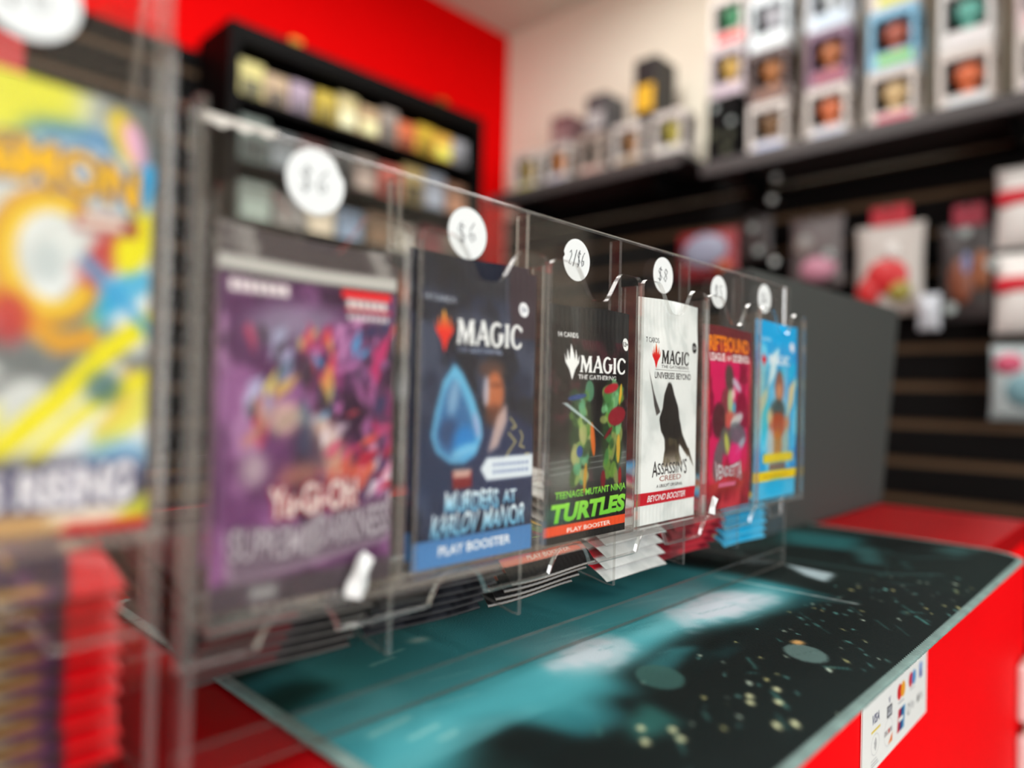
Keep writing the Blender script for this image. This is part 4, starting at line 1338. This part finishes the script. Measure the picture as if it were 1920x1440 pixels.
ROWC = [
    [('pale yellow', (206, 196, 120)), ('tan', (186, 160, 128)), ('lilac', (170, 150, 170)), ('mustard', (190, 166, 50)), ('straw', (196, 182, 130)), ('beige', (184, 156, 120)), ('grey', (150, 140, 132)), ('coral', (216, 112, 70)), ('ochre', (206, 170, 50)), ('amber', (222, 172, 70)), ('silver', (160, 162, 168))],
    [('grey green', (104, 116, 110)), ('slate', (96, 102, 104)), ('dark red', (70, 26, 20)), ('charcoal', (60, 62, 60)), ('taupe', (120, 108, 100)), ('rose', (186, 96, 84)), ('khaki', (160, 140, 90)), ('steel', (130, 136, 146)), ('brown', (130, 96, 76))],
    [('sage', (124, 136, 128)), ('grey', (110, 108, 104)), ('cream', (170, 160, 140)), ('dusty blue', (110, 124, 140)), ('brown', (104, 84, 66)), ('stone', (140, 136, 126)), ('maroon', (96, 50, 54)), ('grey tan', (128, 118, 106))],
    [('stone', (150, 146, 136)), ('dark tan', (120, 104, 80)), ('slate', (92, 100, 104)), ('olive', (110, 108, 70)), ('ash', (134, 132, 128)), ('rust', (120, 70, 50)), ('grey', (112, 112, 112)), ('cream', (176, 168, 150))],
    [('grey', (120, 118, 114)), ('yellow', (190, 170, 60)), ('slate', (90, 96, 100)), ('tan', (150, 130, 104)), ('white', (180, 180, 176)), ('brown', (100, 76, 58)), ('sage', (116, 126, 112)), ('grey blue', (104, 112, 124))],
    [('dark grey', (90, 90, 90)), ('tan', (140, 120, 96)), ('grey', (120, 120, 118)), ('red', (120, 50, 46)), ('stone', (136, 132, 124)), ('slate', (92, 96, 100)), ('cream', (160, 152, 138)), ('charcoal', (64, 64, 64))],
]
SHN = ['top', 'second', 'third', 'fourth', 'fifth', 'lowest']
rng = random.Random(5)
for ri, zsh in enumerate(SH + [CZ0 + .03]):
    row = ROWC[ri]
    span = (CX1 - CX0 - .09) / len(row)
    hmax = [.115, .135, .12, .12, .12, .11][ri]
    for ci, (cn, cc) in enumerate(row):
        o = empty('card_box', (CX0 + .045 + span * (ci + .5), CY0 + .03 + rng.uniform(0, .02), zsh + .0004))
        tag(o, f'{cn} card box, {ORD[ci]} from left on the {SHN[ri]} shelf of the black wall case', 'box', 'boxes in the black wall case')
        sw, sh = span * rng.uniform(.84, .95), hmax * rng.uniform(.82, 1.0)
        b = link('carton', CART, o); b.scale = (sw, .10, sh); b.color = col4(cc)
        p = link('front_label', PANEL, b)
        f = rng.choice((.45, .65, 1.3, 1.5)); p.color = col4([min(235, q * f) for q in cc])

# ================================================================== RIGHT WALL: SHELF, FIGURE BOXES, HANGING GOODS
shA = empty('wall_shelf', (0, 0, 0)); tag(shA, 'dark grey shelf on the cream wall under the tall stack of figure boxes', 'shelf')
box('board', (1.90, -.6, 1.755), (XW1 - .002, 1.06, 1.773), M_SHELF, shA, .003)
box('front_lip', (1.893, -.6, 1.735), (1.8995, 1.06, 1.775), M_SHELF, shA, .002)
for y in (-.3, .3, .95):
    box('bracket', (1.97, y, 1.70), (XW1 - .02, y + .012, 1.7545), M_BLACK, shA, .002)
shB = empty('wall_shelf', (0, 0, 0)); tag(shB, 'dark grey shelf in the corner by the red wall under the short row of boxes', 'shelf')
box('board', (1.90, 1.13, 1.812), (XW1 - .002, 1.97, 1.830), M_SHELF, shB, .003)
box('front_lip', (1.893, 1.13, 1.790), (1.8995, 1.97, 1.832), M_SHELF, shB, .002)
for y in (1.25, 1.85):
    box('bracket', (1.95, y, 1.735), (XW1 - .02, y + .012, 1.8115), M_BLACK, shB, .002)

# figure box: carton open at the front and one side, dark inside, simple rounded figure, name strip
FBW, FBD, FBH = .112, .088, .153
M_INNER = mat('dark_card', (36, 32, 32), .7)
M_CARTON = tint_mat('figure_carton', .45)
bm = bmesh.new()   # local: front towards -x, width along y
for lo, hi in (((0, -FBW / 2, 0), (FBD, FBW / 2, .045)), ((0, -FBW / 2, FBH - .022), (FBD, FBW / 2, FBH)), ((0, FBW / 2 - .012, .0452), (FBD, FBW / 2, FBH - .0222)), ((0, -FBW / 2, .0452), (.012, -FBW / 2 + .012, FBH - .0222)), ((FBD - .012, -FBW / 2, .0452), (FBD, FBW / 2 - .0122, FBH - .0222))):
    bm_box(bm, lo, hi, .0012, 1)
FB_CART = mesh_of(bm); FB_CART.materials.append(M_CARTON)
bm = bmesh.new(); bm_box(bm, (FBD - .018, -FBW / 2 + .0125, .0455), (FBD - .0122, FBW / 2 - .0125, FBH - .0225), 0)
bm_box(bm, (.014, FBW / 2 - .018, .0455), (FBD - .019, FBW / 2 - .0125, FBH - .0225), 0)
FB_IN = mesh_of(bm); FB_IN.materials.append(M_INNER)
bm = bmesh.new()
ellipsoid_bm(bm, (.038, -.002, .099), (.026, .033, .029), 14, 10)
ellipsoid_bm(bm, (.040, -.002, .060), (.016, .018, .022), 12, 8)
FB_FIG = mesh_of(bm, 'figure', True); FB_FIG.materials.append(tint_mat('figure_vinyl', .4))
bm = bmesh.new(); bm_box(bm, (-.0012, -FBW / 2 + .008, .010), (-.0002, FBW / 2 - .022, .036), 0)
FB_LAB = mesh_of(bm); FB_LAB.materials.append(M_CARTON)
bm = bmesh.new(); bm_box(bm, (.010, -FBW / 2 - .0012, .012), (FBD - .012, -FBW / 2 - .0002, .038), 0)
FB_SIDE = mesh_of(bm); FB_SIDE.materials.append(M_CARTON)
CW = (204, 197, 191)


def figure_box(y, z, label, carton, fig, lab, side, s=1.0, x=1.945):
    o = empty('figure_box', (x, y, z)); o.scale = (s, s, s)
    tag(o, label, 'box', 'boxed figures on the wall shelves')
    for nm, me, cc in (('carton', FB_CART, carton), ('window_backing', FB_IN, (40, 36, 36)), ('figure', FB_FIG, fig), ('name_strip', FB_LAB, lab), ('side_strip', FB_SIDE, side)):
        p = link(nm, me, ct if nm in ('name_strip', 'side_strip') else o); p.color = col4(cc)
        if nm == 'carton':
            ct = p
    return o


ROWN = ['bottom', 'second', 'third', 'top']
FIG = [[(70, 96, 176), (190, 160, 110), (210, 108, 66), (206, 178, 130), (206, 112, 70), (120, 90, 60)],
       [(60, 84, 150), (206, 96, 70), (96, 170, 156), (170, 90, 70), (180, 110, 66), (170, 110, 60)],
       [(150, 150, 150), (176, 60, 60), (160, 110, 60), (190, 160, 60), (196, 204, 206), (170, 170, 176)],
       [(170, 120, 90), (120, 150, 90), (90, 110, 150), (160, 140, 110), (140, 160, 80), (150, 190, 60)]]
CARTC = [[CW, CW, CW, CW, CW, CW],
         [CW, (206, 190, 190), (206, 206, 204), (120, 176, 206), (110, 72, 100), (84, 64, 60)],
         [CW, (190, 60, 64), CW, CW, (196, 206, 216), (206, 216, 220)],
         [CW, CW, (206, 196, 176), CW, CW, CW]]
LABC = [[(196, 200, 206), (96, 96, 140), (206, 212, 216), (206, 112, 128), (190, 196, 210), (180, 190, 216)],
        [(206, 204, 200), (196, 80, 90), (216, 214, 214), (130, 190, 90), (150, 60, 80), (120, 80, 60)],
        [(150, 150, 160), (216, 200, 200), (206, 190, 180), (196, 200, 60), (170, 190, 206), (206, 214, 216)],
        [(200, 190, 180)] * 6]
AY = [.085, .243, .40, .56, .72, .885]
zb = 1.7735
for ri in range(4):
    for ci, y in enumerate(AY):
        if ri == 3 and ci < 1:
            continue
        nth = ORD[len(AY) - 1 - ci]
        figure_box(y, zb + ri * (FBH + .0006), f'boxed figure, {nth} from the dark gap in the {ROWN[ri]} row of the tall stack', CARTC[ri][ci], FIG[ri][ci], LABC[ri][ci], CW)
# black carton in the gap, with two boxes on it
o = empty('black_carton', (1.93, 1.02, 1.7735))
tag(o, 'tall black carton with pale round glint discs between the two groups of figure boxes', 'box')
bm = bmesh.new(); bm_box(bm, (0, -.055, 0), (.13, .045, .20), .004, 2)
link('carton', mesh_of(bm), o, (M_BLACK,))
M_DOT = mat('grey_dot', (150, 160, 158), .5)
M_GRN = mat('dull_green', (62, 66, 44), .6)
for dy, dz, r, mm in ((.02, .17, .010, M_DOT), (-.02, .04, .013, M_GRN), (.022, .09, .013, M_GRN), (-.035, .12, .009, M_DOT), (-.03, .08, .011, M_GRN)):  # pale discs put in for glints, green ones for greenish dots
    bm = bmesh.new(); bmesh.ops.create_cone(bm, cap_ends=True, segments=20, radius1=r, radius2=r, depth=.0008, matrix=Matrix.Translation((-.0006, dy, dz)) @ Matrix.Rotation(math.pi / 2, 4, 'Y'))
    link('glint_dot', mesh_of(bm), o, (mm,))
figure_box(1.012, 1.9740, 'lilac boxed figure standing on the tall black carton', (176, 166, 170), (196, 160, 80), (186, 170, 182), CW)
figure_box(1.012, 1.9740 + FBH + .0006, 'white boxed figure with red strip, on top above the black carton', CW, (60, 130, 90), (206, 40, 50), (206, 40, 50))

# short row in the corner
BY = [1.21, 1.365, 1.52, 1.675, 1.83]
BF = [(170, 160, 70), (150, 110, 70), (130, 120, 110), (206, 130, 60), (196, 166, 70)]
for ci, y in enumerate(BY):
    figure_box(y, 1.8305, f'boxed figure, {ORD[len(BY) - 1 - ci]} from the red wall on the corner shelf', CW if ci != 2 else (170, 156, 146), BF[ci], [(206, 206, 200), (160, 140, 110), (206, 170, 160), (190, 190, 206), (200, 190, 120)][ci], CW)
for y, h, dark, patch, lab in ((1.30, .20, (30, 29, 29), (206, 160, 40), 'tall black box with yellow and orange front on the corner shelf boxes'), (1.50, .135, (74, 72, 74), (170, 168, 168), 'grey box lying on the corner shelf boxes'), (1.66, .10, (110, 76, 80), (150, 120, 120), 'low dull pink box on the corner shelf boxes')):
    o = empty('toy_carton', (1.95, y, 1.8305 + FBH + .0008))
    tag(o, lab, 'box')
    b = link('carton', CART, o); b.scale = (.085, .12, h); b.rotation_euler = (0, 0, -math.pi / 2); b.color = col4(dark)
    p = link('front_label', PANEL, b); p.color = col4(patch)

# hanging goods
M_HOOK = mat('hook_steel', (170, 170, 168), .3, 1.0)


def pouch_mesh(w, h, d, sx=16, sz=20):
    u = np.linspace(-1, 1, sx); v = np.linspace(0, 1, sz)
    bm = bmesh.new()
    def grid(sgn):
        g = []
        for b in v:
            rowv = []
            for a in u:
                rise = math.sin(math.pi * min(1, max(0, b))) ** .5
                dd = d / 2 * math.sqrt(max(0, 1 - abs(a) ** 3)) * rise
                rowv.append(bm.verts.new((sgn * dd + .0005 * sgn, a * w / 2 * (1 - .05 * rise), b * h)))
            g.append(rowv)
        for i in range(len(g) - 1):
            for j in range(len(g[0]) - 1):
                f = (g[i][j], g[i][j + 1], g[i + 1][j + 1], g[i + 1][j])
                bm.faces.new(f if sgn > 0 else tuple(reversed(f)))
    grid(1); grid(-1)
    return mesh_of(bm, 'pouch', True)


def hang_bag(y, z0, w, h, d, pouch_col, header_col, blobs, label, x=2.045, dots=()):
    o = empty('hanging_pack', (x, y, z0))
    tag(o, label, 'hanging pack', 'goods hanging on the black slatwall')
    me = pouch_mesh(w, h, d); me.materials.append(M_TINT)
    p = link('pouch', me, o); p.color = col4(pouch_col)
    if header_col:
        bm = bmesh.new(); bm_box(bm, (-.003, -w * .28, h - .004), (.003, w * .28, h + .05), .003, 2)
        q = link('header_card', mesh_of(bm), o, (M_TINT,)); q.color = col4(header_col)
    for nm, cy, cz, ry, rz, cc in blobs:
        bm = bmesh.new(); ellipsoid_bm(bm, (-d * .36, cy, cz), (d * .35, ry, rz), 14, 10)
        q = link(nm, mesh_of(bm, nm, True), o, (M_TINT,)); q.color = col4(cc)
    for cy, cz, r in dots:  # flat pale round dots in front of the pouch
        bm = bmesh.new(); bmesh.ops.create_cone(bm, cap_ends=True, segments=20, radius1=r, radius2=r, depth=.001, matrix=Matrix.Translation((-d / 2 - .012, cy, cz)) @ Matrix.Rotation(math.pi / 2, 4, 'Y'))
        link('pale_dot', mesh_of(bm), o, (M_DOT,))
    top = h + (.042 if header_col else .0)
    tube('hook', [(-.03, 0, top), (.0, 0, top), (XW1 - .0195 - x, 0, top + .004)], .0025, M_HOOK, o, 8)
    return o


hang_bag(.775, 1.40, .15, .20, .045, (96, 88, 88), None, [('toy', -.01, .05, .05, .035, (190, 130, 150)), ('toy', .03, .12, .03, .03, (140, 128, 124))], 'pale pink toy in a dim hanging pack beside the red toy', dots=[(-.045, .085, .014), (.02, .13, .012)])
hang_bag(.585, 1.31, .17, .24, .05, (190, 184, 178), (186, 36, 52), [('toy', 0, .10, .055, .05, (196, 40, 44)), ('toy', .045, .06, .03, .04, (190, 30, 34)), ('toy', -.03, .06, .03, .03, (150, 140, 60)), ('toy', -.01, .165, .022, .022, (222, 220, 216))], 'red toy in a pale hanging pack with a red header card')
hang_bag(.405, 1.285, .125, .24, .045, (52, 48, 48), (150, 40, 60), [('toy', .01, .10, .03, .06, (120, 66, 44)), ('toy', -.03, .12, .02, .05, (140, 82, 48)), ('toy', .0, .13, .012, .04, (110, 120, 160))], 'brown toy in a dark hanging pack with a dull red header card', dots=[(.0, .215, .012), (-.055, .13, .014), (.03, .03, .014)])
hang_bag(.478, 1.262, .05, .09, .03, (200, 206, 214), None, [('toy', 0, .05, .018, .025, (200, 206, 214))], 'small white and blue hanging pack below the red toy', x=2.0)
for i, (z0, h) in enumerate(((1.452, .19), (1.248, .19))):
    o = hang_bag(.278, z0, .14, h, .07, (228, 226, 222), None, [], f'{["upper", "lower"][i]} white rounded hanging pack with a red band', x=2.03)
    bm = bmesh.new(); bm_box(bm, (-.040, -.064, h * .48), (.040, .064, h * .70), .018, 3)
    q = link('red_band', mesh_of(bm), o, (M_TINT,)); q.color = col4((196, 16, 40))
hang_bag(.293, 1.045, .12, .175, .05, (176, 190, 192), None, [('toy', .02, .13, .03, .025, (196, 80, 110)), ('toy', -.01, .07, .04, .04, (110, 150, 160))], 'turquoise and pink hanging pack below the white ones', x=2.03)
hang_bag(1.115, 1.455, .21, .15, .05, (150, 34, 44), None, [('toy', .0, .085, .08, .055, (140, 144, 164)), ('toy', -.06, .03, .03, .02, (170, 80, 40))], 'red rimmed grey blue hanging pack behind the rack top edge')
hang_bag(.955, 1.50, .10, .13, .03, (56, 50, 50), None, [], 'dark hanging pack beside the red rimmed one', dots=[(-.02, .02, .012), (.0, .09, .012)])
# red poster card on the slatwall by the rack's near end
o = empty('hanging_pack', (.36, 2.07, 1.80)); tag(o, 'red card pack hanging on the back slatwall seen through the taller rack', 'hanging pack')
bm = bmesh.new(); bm_box(bm, (-.05, 0, 0), (.05, .02, .14), .004, 2); link('carton', mesh_of(bm), o, (mat('red_card', (190, 40, 44), .5),))
tube('hook', [(0, -.02, .13), (0, .0, .13), (0, .041, .134)], .0025, M_HOOK, o)

# pegs added so that their pale round caps stand in for glints
M_CAP = mat('pale_glint', (206, 212, 210), .35)
PEGS = [(.880, 1.723), (.889, 1.660), (.878, 1.477)]
PEGN = ['uppermost', 'middle', 'lowest']
for i, (py, pz) in enumerate(PEGS):
    o = empty('glint_peg', (2.0, py, pz))
    tag(o, f'added steel peg with pale glint cap on the black slatwall, {PEGN[i]} of three', 'peg', 'added glint pegs on the slatwall')
    tube('rod', [(.004, 0, 0), (.06, 0, 0), (XW1 - .0195 - 2.0, 0, .004)], .003, M_HOOK, o, 8)
    bm = bmesh.new(); ellipsoid_bm(bm, (0, 0, 0), (.0045, .0105, .0105), 16, 10)
    link('glint_cap', mesh_of(bm, 'cap', True), o, (M_CAP,))
